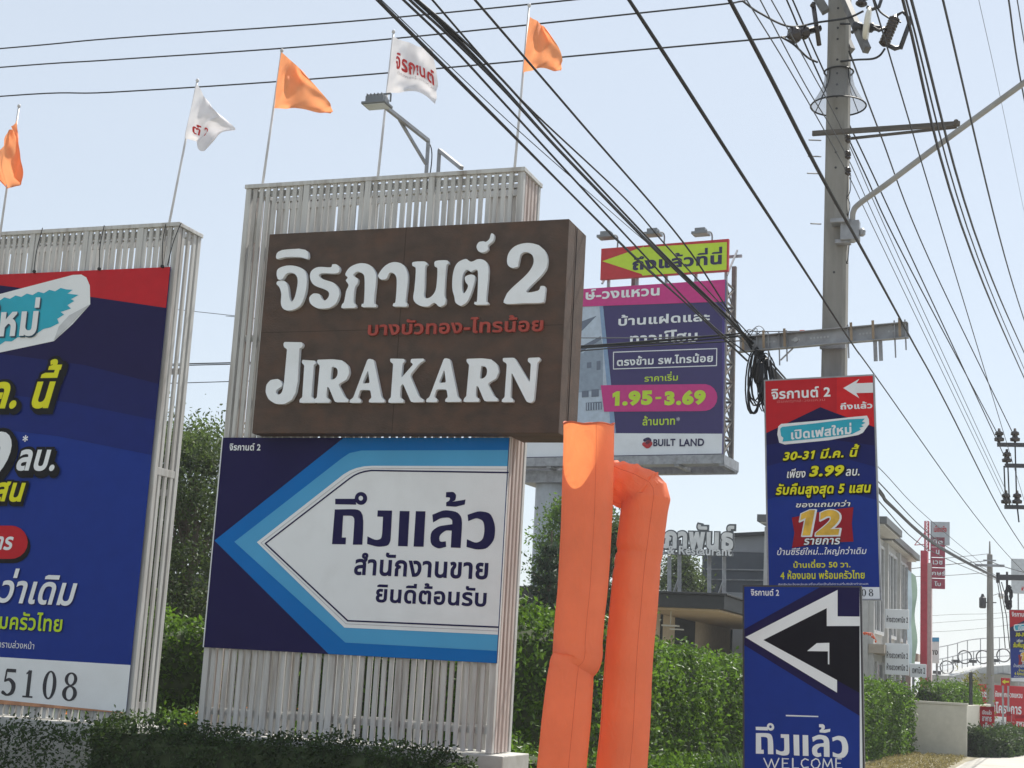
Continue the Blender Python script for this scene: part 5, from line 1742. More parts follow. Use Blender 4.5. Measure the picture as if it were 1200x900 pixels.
BT('\u0e1a\u0e49\u0e32\u0e19\u0e41\u0e1d\u0e14\u0e41\u0e25\u0e30', (195, 367, 517, 310), bold=.03)
BT('\u0e17\u0e32\u0e27\u0e19\u0e4c\u0e42\u0e2e\u0e21', (236, 434, 474, 376), bold=.03)
mb = MB(); line_px(mb, BB, [XB(178, 459), XB(541, 446), XB(540, 506), XB(178, 518), XB(178, 459)], .035, .04)
obj('box_outline', mb, M['white'], pn)
BT('\u0e15\u0e23\u0e07\u0e02\u0e49\u0e32\u0e21 \u0e23\u0e1e.\u0e44\u0e17\u0e23\u0e19\u0e49\u0e2d\u0e22', (190, 508, 528, 460), bold=.03)
BT('\u0e23\u0e32\u0e04\u0e32\u0e40\u0e23\u0e34\u0e48\u0e21', (287, 563, 405, 526), M['lime'], bold=.015)
pts = [(133, 575), (480, 571)] + [(498 + 45 * math.sin(a), 618 - 47 * math.cos(a)) for a in np.linspace(.1, math.pi - .1, 9)] + [(480, 666), (145, 668)]
bp(pts, .036, M['magenta'], 'magenta_pill')
BT('1.95', (174, 650, 316, 592), M['lime'], bold=.065)
BT('-', (326, 624, 346, 616), M['lime'], bold=.03)
BT('3.69', (357, 648, 503, 590), M['lime'], bold=.065)
BT('\u0e25\u0e49\u0e32\u0e19\u0e1a\u0e32\u0e17', (280, 717, 395, 680), M['lime'], bold=.02)
BT('*', (399, 702, 412, 686), M['grey'], bold=.02)
mb = MB()
for i, (pts, w) in enumerate((([(288, 768), (300, 764), (306, 770), (296, 778)], 7), ([(286, 782), (298, 790), (308, 780), (300, 774)], 9))):
    V, F = union(stroke_polys(np.array([BB.uv(*XB(*p)) for p in pts]), w * .012 * 3.2 * .45, True))
    mb.add([BB.P(u, v, .05) for u, v in V], F, i)
obj('logo', mb, [M['navy'], M['red']], pn)
BT('BUILT', (318, 790, 396, 763), M['navy'], bold=.03)
BT('LAND', (410, 790, 497, 762), M['navy'], bold=.03)
# arrow strip fixed over its top
a0, a1 = BB.uv(*XB(131, 196)), BB.uv(*XB(582, 66))
asu0, asu1, asv0, asv1 = a0[0], a1[0], BB.uv(*XB(350, 189))[1], BB.uv(*XB(350, 78))[1]
mb = MB(); mb.obox(BB.P(asu0, asv0, -.12), BB.u * (asu1 - asu0), BB.v * (asv1 - asv0), BB.n * .14)
st = obj('arrow_strip', mb, M['red'], t)
lo2, hi2 = (asu0 + .05, asv0 + .05), (asu1 - .06, asv1 - .05)
bp([(138, 139), (286, 78), (284, 90), (600, 70), (600, 172), (280, 190), (276, 184)], .03, M['lime'], 'arrow', st, lo2, hi2)
sheet_text(st, BB, M['navy'], .04, [(W_ARR + '\u0e17\u0e35\u0e48\u0e19\u0e35\u0e48', (*XB(244, 172), *XB(560, 88)), dict(bold=.045))])
mb = MB()
for u in np.linspace(asu0 + .2, asu1 - .2, 5):
    BX(mb, u, bv1 - .2, -.3, .10, asv1 - bv1, .10)
for u in (asu0, asu1 - .1):
    mb.bar(BB.P(u, asv0 - .1, -.2), BB.P(u, asv1, -dep), .06)
BX(mb, asu0, asv1 - .3, -dep, asu1 - asu0 + .1, .1, .1)
obj('strip_supports', mb, M['galv'], t)
for x, y in ((152, 52), (316, 42), (484, 40)):
    b0 = at(*XB(x + 38, y + 30), 56.2); c = at(*XB(x, y), 54.6)
    mb = MB()
    mb.tube(smooth_path([b0 - UP * .4, b0 + UP * .3, (b0 + c) / 2 + UP * .25, c + UP * .05], 5), .035, 6)
    mb.cbox(c - UP * .02, BB.u * .62, BB.n * .5, UP * .10)
    mb.cbox(c + UP * .10, BB.u * .40, BB.n * .35, UP * .16)
    obj('floodlight', mb, M['lamp'], t, bevel=.01)

# ------------------------------------------------------------------ restaurant with its roof sign
RB = Plane(at(849, 697, 44), 20.2)
rb = RB.P(-9, 0, -6); rb[2] = 0
t = thing('restaurant_building', 'low dark-roofed restaurant with timber soffit and tall glass, behind the clipped hedge', 'building', rb)
z1 = RB.o[2]; z0 = z1 - .42
def RBX(mb, u, z, d, du, dz, dd): mb.obox(RB.P(u, z - RB.o[2], -d), RB.u * du, UP * dz, -RB.n * dd)
mb = MB(); RBX(mb, -22, z0, 0, 22, .40, 15.4); RBX(mb, -22.1, z0 + .40, -.1, 22.2, .06, 15.6)
obj('roof', mb, M['fascia'], t, bevel=.01)
mb = MB(); RBX(mb, -21.8, z0 - .06, .2, 21.6, .055, 15.0); obj('soffit', mb, M['soffit'], t)
mb = MB(); RBX(mb, -21, 0, 2.4, 18.2, z0 - .07, 12.6); obj('wall', mb, mat('restaurant_wall', (.62, .52, .40), rough=.8, var=.08), t)
mb = MB(); RBX(mb, -8.6, 0, 2.36, 1.9, z0 - .08, .03); RBX(mb, -6.0, 0, 2.36, .12, z0 - .08, .03); RBX(mb, -4.6, 0, 2.355, .12, z0 - .08, .03); obj('dark_panels', mb, M['fascia'], t)
for u, w in ((-12.5, 3.2), (-6.4, 1.6), (-4.2, 1.3)):
    mb = MB(); RBX(mb, u, .3, 2.37, w, 2.0, .02)
    wd = obj('window', mb, M['window'], t)
    mb = MB()
    for k in range(4): RBX(mb, u + w * k / 3 - .03, .28, 2.33, .06, 2.06, .05)
    RBX(mb, u - .03, 2.28, 2.325, w + .06, .06, .05)
    obj('frame', mb, M['fascia'], wd)
def RSX(mb, z, d, dz, dd, t=.03): mb.obox(RB.P(-2.797, z - RB.o[2], -d), RB.u * t, UP * dz, -RB.n * dd)
mb = MB(); RSX(mb, 0, 5.6, z0 - .08, 2.9); obj('dark_panels', mb, M['fascia'], t)
mb = MB(); RSX(mb, 1.2, 9.0, 1.35, 5.6, .02)
wd = obj('window', mb, M['window'], t)
mb = MB()
for k in range(7): RSX(mb, 1.18, 8.96 + k * .93, 1.39, .08, .05)
RSX(mb, 2.56, 8.96, .07, 5.7, .052); RSX(mb, 1.12, 8.96, .06, 5.7, .052)
obj('frame', mb, M['fascia'], wd)
mb = MB(); RSX(mb, 0, 3.6, z0 - .08, .12, .06); RSX(mb, 0, 14.8, z0 - .08, .15, .06); obj('mullion', mb, M['fascia'], t)
mb = MB()
pl_ = RB.P(-1.9, z0 - z1 - .5, -1.3)
mb.cbox(pl_, RB.u * .5, RB.n * .3, UP * .05); mb.bar(pl_, pl_ + UP * .45, .03); mb.cbox(pl_ + RB.u * .2 - UP * .1, RB.u * .4, RB.n * .2, UP * .04)
obj('hanging_lamp', mb, mat('pale_lamp_metal', (.6, .6, .58), rough=.4), t)
# roof sign
RS = Plane(at(820, 640, 46.5), 19.0)
t = thing('roof_sign', 'white cut-out Thai letters over English words, standing on posts above the restaurant roof', 'sign', RS.P(0, -2.2, 0))
XR = lambda x, y: (640 + x * 260 / 900, 540 + y * 260 / 900)
wht, edge = mat('cutout_letter_white', (.72, .73, .74), rough=.5), mat('cutout_letter_edge', (.10, .115, .13), rough=.5)
def cut(body, box, bold, track=0):
    for g, n, mm, nm in ((.05, 0, edge, 'letter_edge'), (0, .10, wht, 'letters')):
        b = MB(); put_text(b, RS, body, (*(XR(box[0], box[1]) if box[0] is not None else (None, XR(0, box[1])[1])), *XR(box[2], box[3])), n, bold=bold, grow=g, extrude=.10 if n == 0 else .03, track=track)
        obj(nm, b, mm, t)
cut('\u0e20\u0e32\u0e1e\u0e31\u0e19\u0e18\u0e4c', (478, 357, 766, 262), .045)
cut('Music & Restaurant', (None, 388, 756, 352), .025)
mb = MB()
for x, y0, y1 in ((541, 380, 530), (662, 380, 540), (722, 385, 545), (500, 372, 520), (450, 372, 520)):
    mb.bar(at(*XR(x, y1 + 40), 46.9), at(*XR(x, y0 - 60), 46.9), .11)
for x, y in ((541, 480), (722, 490)):
    mb.bar(at(*XR(x, y - 10), 46.9), at(*XR(x - 24, y + 60), 46.9 + 1.0), .06)
mb.bar(at(*XR(440, 340), 46.8), at(*XR(760, 350), 46.7), .08); mb.bar(at(*XR(440, 372), 46.8), at(*XR(760, 382), 46.7), .08)
obj('posts', mb, M['galv'], t)

# grey shed with a pitched light gable behind
GS = Plane(at(860, 660, 62), 20.2)
gb_ = GS.P(3, 0, -6); gb_[2] = 0
t = thing('grey_shed', 'dark slate-clad shed with a pale upper gable behind the restaurant', 'building', gb_)
clad = mat('slate_cladding', (.075, .092, .115), rough=.6, var=.08, scale=2)
pale = mat('pale_cladding', (.36, .38, .41), rough=.6, var=.06, scale=2)
gz = GS.o[2]
u_l, u_r = GS.uv(822, 690)[0], GS.uv(1012, 690)[0]
vD, vT = GS.uv(880, 647.5)[1], GS.uv(880, 626)[1]
mb = MB(); mb.obox(GS.P(u_l, -gz, 0), GS.u * (u_r - u_l), UP * (vD + gz), -GS.n * 12); obj('wall', mb, clad, t)
mb = MB()
g0 = GS.uv(853, 632)[0]
for n in (0,):
    f = [(u_l + .3, vD + .02), (u_r, vD + .02), (u_r, vT + .25), (g0, vT - .05)]
    vs = [GS.P(u, v, -.1) for u, v in f] + [GS.P(u, v, -11.8) for u, v in f]
    mb.add(vs, [(0, 1, 2, 3), (7, 6, 5, 4), (0, 4, 5, 1), (1, 5, 6, 2), (2, 6, 7, 3), (3, 7, 4, 0)])
obj('gable', mb, pale, t)
mb = MB()
mb.bar(GS.P(g0 - .3, vT - .1, .1), GS.P(u_r + .2, vT + .33, .1), .5, .12); obj('roof_edge', mb, M['fascia'], t)
mb = MB(); mb.obox(GS.P(GS.uv(846, 700)[0], -gz, .02), GS.u * 5, UP * (GS.uv(880, 695)[1] + gz), GS.n * .05); obj('lower_wall', mb, pale, t)
mb = MB()
for y in (667, 679):
    a, b = GS.uv(828, y), GS.uv(1000, y + 3)
    mb.bar(GS.P(a[0], a[1], .06), GS.P(b[0], b[1], .06), .05)
obj('rails', mb, M['galv'], t)

# ------------------------------------------------------------------ two-storey modern building by the road
def rp(l, d, z): return road_pt(l, d, z)
def rbox(mb, l0, l1, d0, d1, z0, z1): mb.obox(rp(l0, d0, z0), RR * (l1 - l0), RN * (d1 - d0), UP * (z1 - z0))
t = thing('modern_building', 'two-storey grey building with big upper windows and a thin overhanging roof, behind the roadside boards', 'building', rp(-9, 59, 0))
wallm = mat('pale_render_wall', (.46, .46, .45), rough=.8, var=.06, dirt=(.3, .3, .29), dirt_scale=.6)
mb = MB(); rbox(mb, -10.4, -6.750, 53, 66, 0, 7.3); obj('wall', mb, wallm, t)
mb = MB()
rbox(mb, -10.6, -6.1, 52.6, 57.5, 7.45, 7.70); rbox(mb, -10.6, -6.37, 57.55, 67.2, 7.38, 7.62)
rf = obj('roof', mb, mat('roof_edge_metal', (.10, .105, .11), rough=.5), t)
mb = MB(); rbox(mb, -10.5, -6.2, 52.7, 57.4, 7.39, 7.447); rbox(mb, -10.5, -6.5, 57.7, 67.0, 7.32, 7.377)
obj('soffit', mb, mat('white_soffit', (.62, .61, .58), rough=.7), rf)
for i in range(3):
    d0 = 53.5 + i * 4.1
    mb = MB(); rbox(mb, -6.770, -6.720, d0, d0 + 3.3, 3.9, 6.9)
    w = obj('window', mb, M['window'], t)
    mb = MB()
    for dd in (0, 1.1, 2.2, 3.3):
        rbox(mb, -6.750, -6.650, d0 + dd - .06, d0 + dd + .06, 3.8, 6.98)
    rbox(mb, -6.750, -6.665, d0, d0 + 3.3, 6.9, 7.0); rbox(mb, -6.750, -6.650, d0, d0 + 3.3, 3.75, 3.88)
    obj('frame', mb, mat('white_window_frame', (.55, .56, .57), rough=.5), w)
for i in range(2):
    d0 = 55 + i * 5.6
    mb = MB(); rbox(mb, -6.770, -6.720, d0, d0 + 3.6, .2, 2.7)
    w = obj('window', mb, M['window'], t)
    mb = MB(); rbox(mb, -6.750, -6.650, d0 - .06, d0 + .06, .2, 2.8); rbox(mb, -6.750, -6.650, d0 + 1.8, d0 + 1.9, .2, 2.8); rbox(mb, -6.750, -6.650, d0 + 3.55, d0 + 3.67, .2, 2.8)
    obj('frame', mb, mat('white_window_frame', (0, 0, 0)), w)
for d in np.arange(53.25, 66.5, 4.1):
    mb = MB(); rbox(mb, -6.750, -6.570, d - .14, d + .14, 0, 7.2); obj('column', mb, wallm, t)
mb = MB(); rbox(mb, -6.730, -6.2, 53, 66, 3.05, 3.35); obj('canopy', mb, mat('tan_canopy', (.38, .33, .27), rough=.7), t)
# side wall towards the camera with small openings
mb = MB(); rbox(mb, -9.6, -8.2, 52.94, 52.99, 4.2, 6.6); w = obj('window', mb, M['window'], t)
# paper-lantern string
mb = MB()
for k in range(8):
    c = at(1011.5 + k * 2.1, 742 + (k / 7) ** 3 * 9 + (.8 if k % 2 else 0), 49)
    mb.lathe(c - UP * .04, UP, [(0, .01), (.02, .028), (.04, .034), (.06, .028), (.08, .01)], 8)
mb.tube([at(1012, 741, 49), at(1022, 742, 49), at(1027, 751, 49)], .012, 4)
tag(obj('lantern_string', mb, mat('orange_lanterns', (.65, .10, .02), rough=.5), smooth=True), 'string of small orange lanterns at the corner of the blue arrow board', 'lantern string')

# white shop boards with black lettering
SHOP = '\u0e2b\u0e49\u0e32\u0e07\u0e2a\u0e27\u0e14\u0e1e\u0e32\u0e19\u0e34\u0e0a 2'
def shop_board(lab, x0, x1, ys, d, texts, thick=.12, textm=None, facem=None, edge=None, name='shop_board', cat='sign', group='white shop boards by the modern building', yaw=20.2, boldt=.02):
    pl = Plane(at((x0 + x1) / 2, (ys[0] + ys[-1]) / 2, d), yaw)
    u0, u1 = pl.uv(x0, (ys[0] + ys[-1]) / 2)[0], pl.uv(x1, (ys[0] + ys[-1]) / 2)[0]
    v0, v1 = pl.uv((x0 + x1) / 2, ys[-1])[1], pl.uv((x0 + x1) / 2, ys[0])[1]
    t = thing(name, lab, cat, pl.P((u0 + u1) / 2, v0, 0), group)
    mb = MB(); mb.obox(pl.P(u0, v0, -thick), pl.u * (u1 - u0), pl.v * (v1 - v0), pl.n * thick)
    p_ = obj('panel', mb, facem or M['white'], t, bevel=.012)
    for body, box in texts:
        sheet_text(p_, pl, textm or mat('printed_ink', (0, 0, 0)), .008, [(body, box, dict(bold=boldt))])
    q = pl.P((u0 + u1) / 2, v0, -thick - .06)
    mb = MB()
    for uu_ in (u0 + (u1 - u0) * .2, u0 + (u1 - u0) * .8):
        q = pl.P(uu_, v1 - .1, -thick - .05)
        mb.bar((q[0], q[1], 0), q, .07)
    obj('posts', mb, M['galv'], t)
    return t, pl, p_
shop_board('upper white shop board with one row of black Thai lettering', 1037, 1065, (714, 737), 52.75, [(SHOP, (1039, 729, 1064, 722))])
shop_board('lower white shop board with two rows of black Thai lettering', 1037, 1065, (754, 791), 52.2, [(SHOP, (1039, 771, 1064, 764)), (SHOP, (1039, 785, 1064, 778))])
shop_board('small white shop board overlapping the red pylon\'s foot', 1066, 1085.5, (778, 794), 53.2, [(SHOP[-8:], (1069, 789, 1084, 782))])
t_, pl_, p_ = shop_board('narrow white shop board with a light blue top, right of the red pylon', 1086, 1100.5, (747, 777), 66, [(SHOP[:4], (1087.5, 767, 1099, 759))])
sp(p_, pl_, (-9, -9), (9, 9), [(1086, 747), (1100.5, 747), (1100.5, 752), (1086, 752)], .008, M['blue2'], 'blue_top')
# tall green and blue printed cloth banner
pl = Plane(at(1070, 722, 55), 30)
mb = MB()
nv = 14
vs, fs = [], []
for j in range(nv + 1):
    y = 667 + (782 - 667) * j / nv
    for i, x in enumerate((1063.5, 1068.5, 1073.5)):
        u, v = pl.uv(x + (1.2 * math.sin(j * .8) if i == 2 else 0), y + i * 4 * (1 - j / nv))
        vs.append(pl.P(u, v, .06 * math.sin(j * .9 + i)))
fs = [(j * 3 + i, j * 3 + i + 1, (j + 1) * 3 + i + 1, (j + 1) * 3 + i) for j in range(nv) for i in range(2)]
mb.add(vs, [f[::-1] for f in fs])
mb.m = [0 if i % 2 == 0 else 1 for i in range(len(fs))]
t = thing('street_banner', 'tall narrow cloth banner, pale blue with a green edge, in front of the modern building', 'banner', (*pl.P(0, 0, 0)[:2], 0))
obj('cloth', mb, [thin_mat('pale_blue_cloth', (.40, .50, .58), trans=.3, var=.2, scale=1.2), thin_mat('green_cloth', (.25, .35, .30), trans=.35, var=.3, scale=.8)], t, smooth=True)
mb = MB(); q = pl.P(-.4, 0, -.1); mb.bar((q[0], q[1], 0), at(1063, 665, 55), .07); obj('pole', mb, M['galv'], t)

# red lattice pylon with stacked plates
PY = Plane(at(1083, 700, 62), 20.2)
pbse = PY.P(0, 0, 0); pbse[2] = 0
t = thing('red_pylon', 'tall red pylon sign with a grey top board and five small red plates', 'sign', pbse)
redp = mat('faded_red_paint', (.50, .045, .075), rough=.5, var=.1)
a0 = PY.uv(1078.5, 700)[0]; a1 = PY.uv(1086.5, 700)[0]
vt = PY.uv(1083, 645)[1]
mb = MB(); mb.obox(PY.P(a0, -PY.o[2], -.7), PY.u * (a1 - a0), UP * (PY.o[2] + vt), PY.n * .7); obj('shaft', mb, redp, t, bevel=.02)
mb = MB(); mb.obox(PY.P(a1 + .003, -PY.o[2], -.6), PY.u * .16, UP * (PY.o[2] + vt - .5), PY.n * .5); obj('pale_side', mb, mat('pale_pink_side', (.55, .42, .42), rough=.6), t)
mb = MB()
lx0, lx1, lt = PY.uv(1083, 645)[0], PY.uv(1087.5, 645)[0], PY.uv(1085, 610)[1]
for u in (lx0, lx1):
    for n in (-.25, -.45):
        mb.bar(PY.P(u, vt, n), PY.P(u, lt, n), .035)
k = 9
for i in range(k):
    v, v2 = vt + (lt - vt) * i / k, vt + (lt - vt) * (i + 1) / k
    mb.bar(PY.P(lx0, v, -.25), PY.P(lx1, v2, -.25), .022); mb.bar(PY.P(lx1, v, -.25), PY.P(lx0, v2, -.25), .022); mb.bar(PY.P(lx0, v2, -.25), PY.P(lx1, v2, -.25), .022)
mb.bar(PY.P(lx0, PY.uv(1083, 623)[1], -.3), PY.P(*PY.uv(1071, 638), -.3), .03); mb.bar(PY.P(lx0, PY.uv(1083, 637)[1], -.3), PY.P(*PY.uv(1071, 638), -.3), .03)
obj('lattice', mb, redp, t)
def plate(x0, y0, x1, y1, m, body, box, tm):
    q0, q1 = PY.uv(x0, y1), PY.uv(x1, y0)
    mb = MB(); mb.obox(PY.P(q0[0], q0[1], -.32), PY.u * (q1[0] - q0[0]), PY.v * (q1[1] - q0[1]), PY.n * .14)
    p_ = obj('plate', mb, m, t, bevel=.01)
    if body: sheet_text(p_, PY, tm, -.17, [(body, box, dict(bold=.03))])
    return p_
PLM = mat('faded_red_plate', (.36, .05, .09), rough=.5, var=.1)
pg = plate(1091, 611, 1112.5, 638, mat('grey_plate', (.44, .47, .50), rough=.5), '\u0e40\u0e21\u0e37\u0e2d\u0e07\u0e08\u0e23\u0e34\u0e07', (1094, 623, 1109, 615.5), M['red'])
for y0, y1, w in ((629, 640, '\u0e21\u0e34\u0e15'), (641, 652, '\u0e19'), (653.5, 664, '\u0e40\u0e27\u0e0a'), (665.5, 676.5, '\u0e40\u0e01\u0e29\u0e23\u0e4c'), (678, 689.3, '\u0e42\u0e1a')):
    cx = 1098.5; w_ = 1.9 * len(w) if len(w) > 1 else 2
    plate(1090.6, y0 + 0, 1107, y1, PLM, w, (cx - w_, y1 - 3, cx + w_, y0 + 3), M['white'])
mb = MB(); mb.bar(PY.P(lx1 + .1, PY.uv(1089, 610)[1], -.28), PY.P(lx1 + .1, PY.uv(1089, 690)[1], -.28), .04); obj('plate_rail', mb, M['galv'], t)

# ------------------------------------------------------------------ poles further along
pb2 = rp(-4.02, 77.7, 0)
t = thing('utility_pole', 'slender grey concrete pole far along the road with a round transformer can', 'utility pole', pb2)
mb = MB(); mb.lathe(pb2, UP, [(0, .20), (8.65, .13), (8.7, .05), (9.3, .03), (9.32, .01)], 10); obj('post', mb, M['conc'], t)
mb = MB(); mb.lathe(pb2 + RR * -.34 - RN * .1 + UP * 6.0, UP, [(0, .12), (.05, .17), (.5, .17), (.56, .10), (.7, .05)], 12)
mb.bar(pb2 + UP * 6.3 - RR * .4, pb2 + UP * 6.3 + RR * .3, .05); obj('transformer', mb, M['steel_dark'], t)
mb = MB(); mb.bar(pb2 + UP * 8.1 - RR * .7 - RN * .18, pb2 + UP * 8.1 + RR * .7 - RN * .18, .1, .12); mb.bar(pb2 + UP * 8.35 - RR * .3 - RN * .18, pb2 + UP * 8.35 + RR * .3 - RN * .18, .07); obj('crossarm', mb, M['galv'], t)
mb = MB(); mb.lathe(pb2 + RR * .55 + UP * 6.5, UP, [(0, .05), (.1, .16), (.25, .16), (.35, .05)], 10); mb.bar(pb2 + UP * 6.6, pb2 + RR * .55 + UP * 6.8, .04); obj('white_lamp', mb, wht, t)
# line pole just outside the picture on the right: its arms reach in
lb = at(1222, 600, 38); lb[2] = 0
t = thing('utility_pole', 'pole at the right edge whose stacked crossarms with pin insulators reach into the picture', 'utility pole', lb)
mb = MB(); mb.lathe(lb, UP, [(0, .19), (10.4, .14), (10.42, .02)], 10); obj('post', mb, M['conc'], t)
def far_arm(px0, py, L, ins):
    a = at(px0, py, 38); b = a + (at(px0 + L, py + 1, 38) - a)
    mb = MB(); mb.bar(a, b, .09, .10)
    ar = obj('crossarm', mb, M['steel_dark'], t)
    for x in ins:
        mb = MB(); c = at(x, py - 1, 38)
        mb.lathe(c, UP, [(0, .03), (.06, .03), (.07, .12), (.14, .13), (.17, .07), (.22, .07), (.23, .11), (.30, .10), (.33, .04), (.40, .03)], 12)
        obj('insulator', mb, M['porcelain'], ar, smooth=True)
far_arm(1169, 521, 60, (1171, 1189.5)); far_arm(1178, 545.5, 50, (1180,)); far_arm(1177.5, 594, 50, (1179, 1192))
mb = MB()
for x, y0, y1 in ((1176.5, 546, 594), (1181, 545, 594), (1189.5, 523, 594), (1192, 594, 612)):
    mb.tube([at(x, y0, 38), at(x + 2, y1, 38)], .02, 5)
obj('drop_leads', mb, M['cable'], t)
kb = at(1212, 700, 62); kb[2] = 0
t = thing('utility_pole', 'pole just beyond the right edge carrying a single dark crossarm with a hanging cable coil', 'utility pole', kb)
mb = MB(); mb.lathe(kb, UP, [(0, .19), (9.6, .14), (9.62, .02)], 10); obj('post', mb, M['conc'], t)
mb = MB(); mb.bar(at(1168.5, 676.5, 62), at(1225, 677.5, 62), .22, .22); mb.bar(at(1169.5, 671, 62), at(1169.5, 683, 62), .12); obj('crossarm', mb, M['steel_dark'], t)
mb = MB()
for k in range(7):
    loop = [at(1182 + random.uniform(-2, 2) + 2.6 * math.sin(q), 686 + 14 * (1 - math.cos(q)) + random.uniform(0, .6), 62 + random.uniform(-.2, .2)) for q in np.linspace(0, 2 * math.pi, 14)]
    mb.tube(loop, .035, 5)
mb.tube([at(1180, 670, 62), at(1180, 690, 62)], .05, 5)
for dx in (0, 2, 4.5):
    mb.tube([at(1169 + dx, 682, 62), at(1175 + dx * 2.2, 722, 62), at(1178 + dx * 2.6, 760, 62)], .02, 5)
obj('cable_coil', mb, M['cable'], t, smooth=True)
GF = 'thin far cables between the distant poles'
for i, (lab, p) in enumerate((('dark far cable running left from the slender pole past the red plates', [(985, 672, 66), (1040, 669, 69), (1107, 662, 73), (1157.5, 657, 76)]),
             ('lower far cable from the slender pole passing behind the plates', [(985, 677, 66), (1095, 675, 72), (1158, 671, 76)]),
             ('uppermost faint far cable from the slender pole\'s tip', [(1085, 656, 70), (1120, 653, 73), (1158, 649, 76)]),
             ('dark far cable from the slender pole\'s top down to the right edge', [(1158, 657, 76), (1180, 665, 72), (1205, 672, 66)]),
             ('upper of the three faint cables low in the sky behind the pylon', [(1080, 722, 110), (1120, 720, 112), (1162, 719, 114), (1200, 716, 116)]),
             ('middle of the three faint cables low in the sky behind the pylon', [(1080, 731, 110), (1120, 728, 112), (1162, 725, 114), (1200, 721, 116)]),
             ('lowest of the three faint cables low in the sky behind the pylon', [(1080, 741, 110), (1120, 739, 112), (1162, 735, 114), (1200, 730, 116)]))):
    wire(lab, p, r=.022 if i in (0, 3) else .015, group=GF, m=M['cable_grey'])

# far copy of the blue and red board on its own pole
FS_SC = (1222.5 - 1184) / 127.0
house_sign('small far blue and red board cut by the picture\'s right edge', lambda x, y: (1184 + (x - 140) / 3.6 * .318, 715.5 + (y - 62) / 3.6 * .327), 60, 20.2, 1.0,
           [(1184, 799), (1225, 799), (1225, 715), (1184, 715.5)])
fb = at(1204, 800, 60.3); fb[2] = 0
o = bpy.context.scene.objects['roadside_board.002'] if 'roadside_board.002' in bpy.data.objects else None
mb = MB(); mb.bar(fb, at(1204, 715, 60.3), .16)
if o is not None:
    obj('post', mb, M['conc'], o)
# grey backs of a big board
shop_board('plain pale grey board with a scrap of red lettering, high at the right edge', 1185, 1225, (655, 696), 95, [('\u0e17\u0e35\u0e48', (1197, 692, 1204, 686))], textm=M['red'], facem=mat('faded_grey_board', (.46, .50, .54), rough=.6), name='grey_board', group=None, cat='board')
# red site hoarding and small upright promotional boards
shop_board('wide red hoarding with white lettering far along the verge', 1122.5, 1222, (803, 862), 80, [('\u0e40\u0e14\u0e2d\u0e30 \u0e23\u0e34\u0e17\u0e0b\u0e4c', (1130, 816, 1157, 808)), ('\u0e0a\u0e31\u0e22\u0e1e\u0e24\u0e01\u0e29\u0e4c-\u0e27\u0e07\u0e41\u0e2b\u0e27\u0e19', (1166, 818, 1198, 811)),
            ('\u0e0a\u0e21\u0e42\u0e04\u0e23\u0e07\u0e01\u0e32\u0e23', (1157, 835, 1197, 824))], textm=M['white'], facem=M['red'], name='site_hoarding', group=None, cat='hoarding', boldt=.03)
def promo(lab, x0, x1, ytop, ybot, d, rows, food, post=True):
    t, pl, p_ = shop_board(lab, x0, x1, (ytop, ybot), d, [(b, q) for b, q in rows], thick=.05, textm=M['white'], facem=M['red'], name='promo_board', cat='sign', group='small upright boards on the verge', boldt=.03)
    h = ybot - ytop
    sp(p_, pl, (-9, -9), (9, 9), [(x0, ytop), (x1, ytop), (x1, ytop + h * .10), (x0, ytop + h * .10)], .007, M['darkred'], 'top_band')
    if food:
        c = np.array([(x0 + x1) / 2, ybot - h * .2]); r = (x1 - x0) * .4
        b = MB(); b.poly(pl, [tuple(pl.uv(c[0] + r * math.cos(a) * (1 + .12 * math.sin(3 * a)), c[1] + r * .75 * math.sin(a))) for a in np.linspace(0, 2 * math.pi, 14, endpoint=False)], .012)
        obj('food_picture', b, mat('printed_dish', (.55, .42, .34), rough=.5, var=.5, scale=3), p_)
    return t
promo('small upright red board with a dish picture, in front of the wide hoarding\'s left half', 1148, 1165.5, 828, 874, 52, [('\u0e40\u0e1b\u0e34\u0e14\u0e41\u0e25\u0e49\u0e27', (1151, 837, 1162, 832)), ('\u0e2d\u0e32\u0e2b\u0e32\u0e23', (1151, 845, 1162, 840)), ('\u0e40\u0e22\u0e47\u0e19', (1152, 853, 1161, 847))], True)
promo('narrow upright red board beside the pole near the right edge', 1179.5, 1185, 834, 880, 54, [('\u0e19', (1180.5, 850, 1184, 846)), ('\u0e1a', (1180.5, 858, 1184, 853))], False)
promo('upright red board with a dish picture closest to the right edge', 1189.5, 1204, 838, 876, 56, [('\u0e2d\u0e32\u0e2b\u0e32\u0e23', (1191, 851, 1202, 846))], True)
t_, pl_, p_ = shop_board('white notice with handwritten black lettering beside the small red board', 1164.5, 1179.5, (840, 862), 78, [('\u0e17\u0e38\u0e01\u0e27\u0e31\u0e19', (1166, 852, 1178, 844))], name='notice_board', group=None)
t_, pl_, p_ = shop_board('small red board with a yellow arrow below the far blue board', 1173, 1183.5, (794.5, 803.5), 70, [], facem=M['red'], name='arrow_plate', group=None)
sp(p_, pl_, (-9, -9), (9, 9), [(1174, 799), (1178, 796), (1178, 798), (1182.5, 798), (1182.5, 800), (1178, 800), (1178, 802)], .008, M['yellow'], 'arrow')
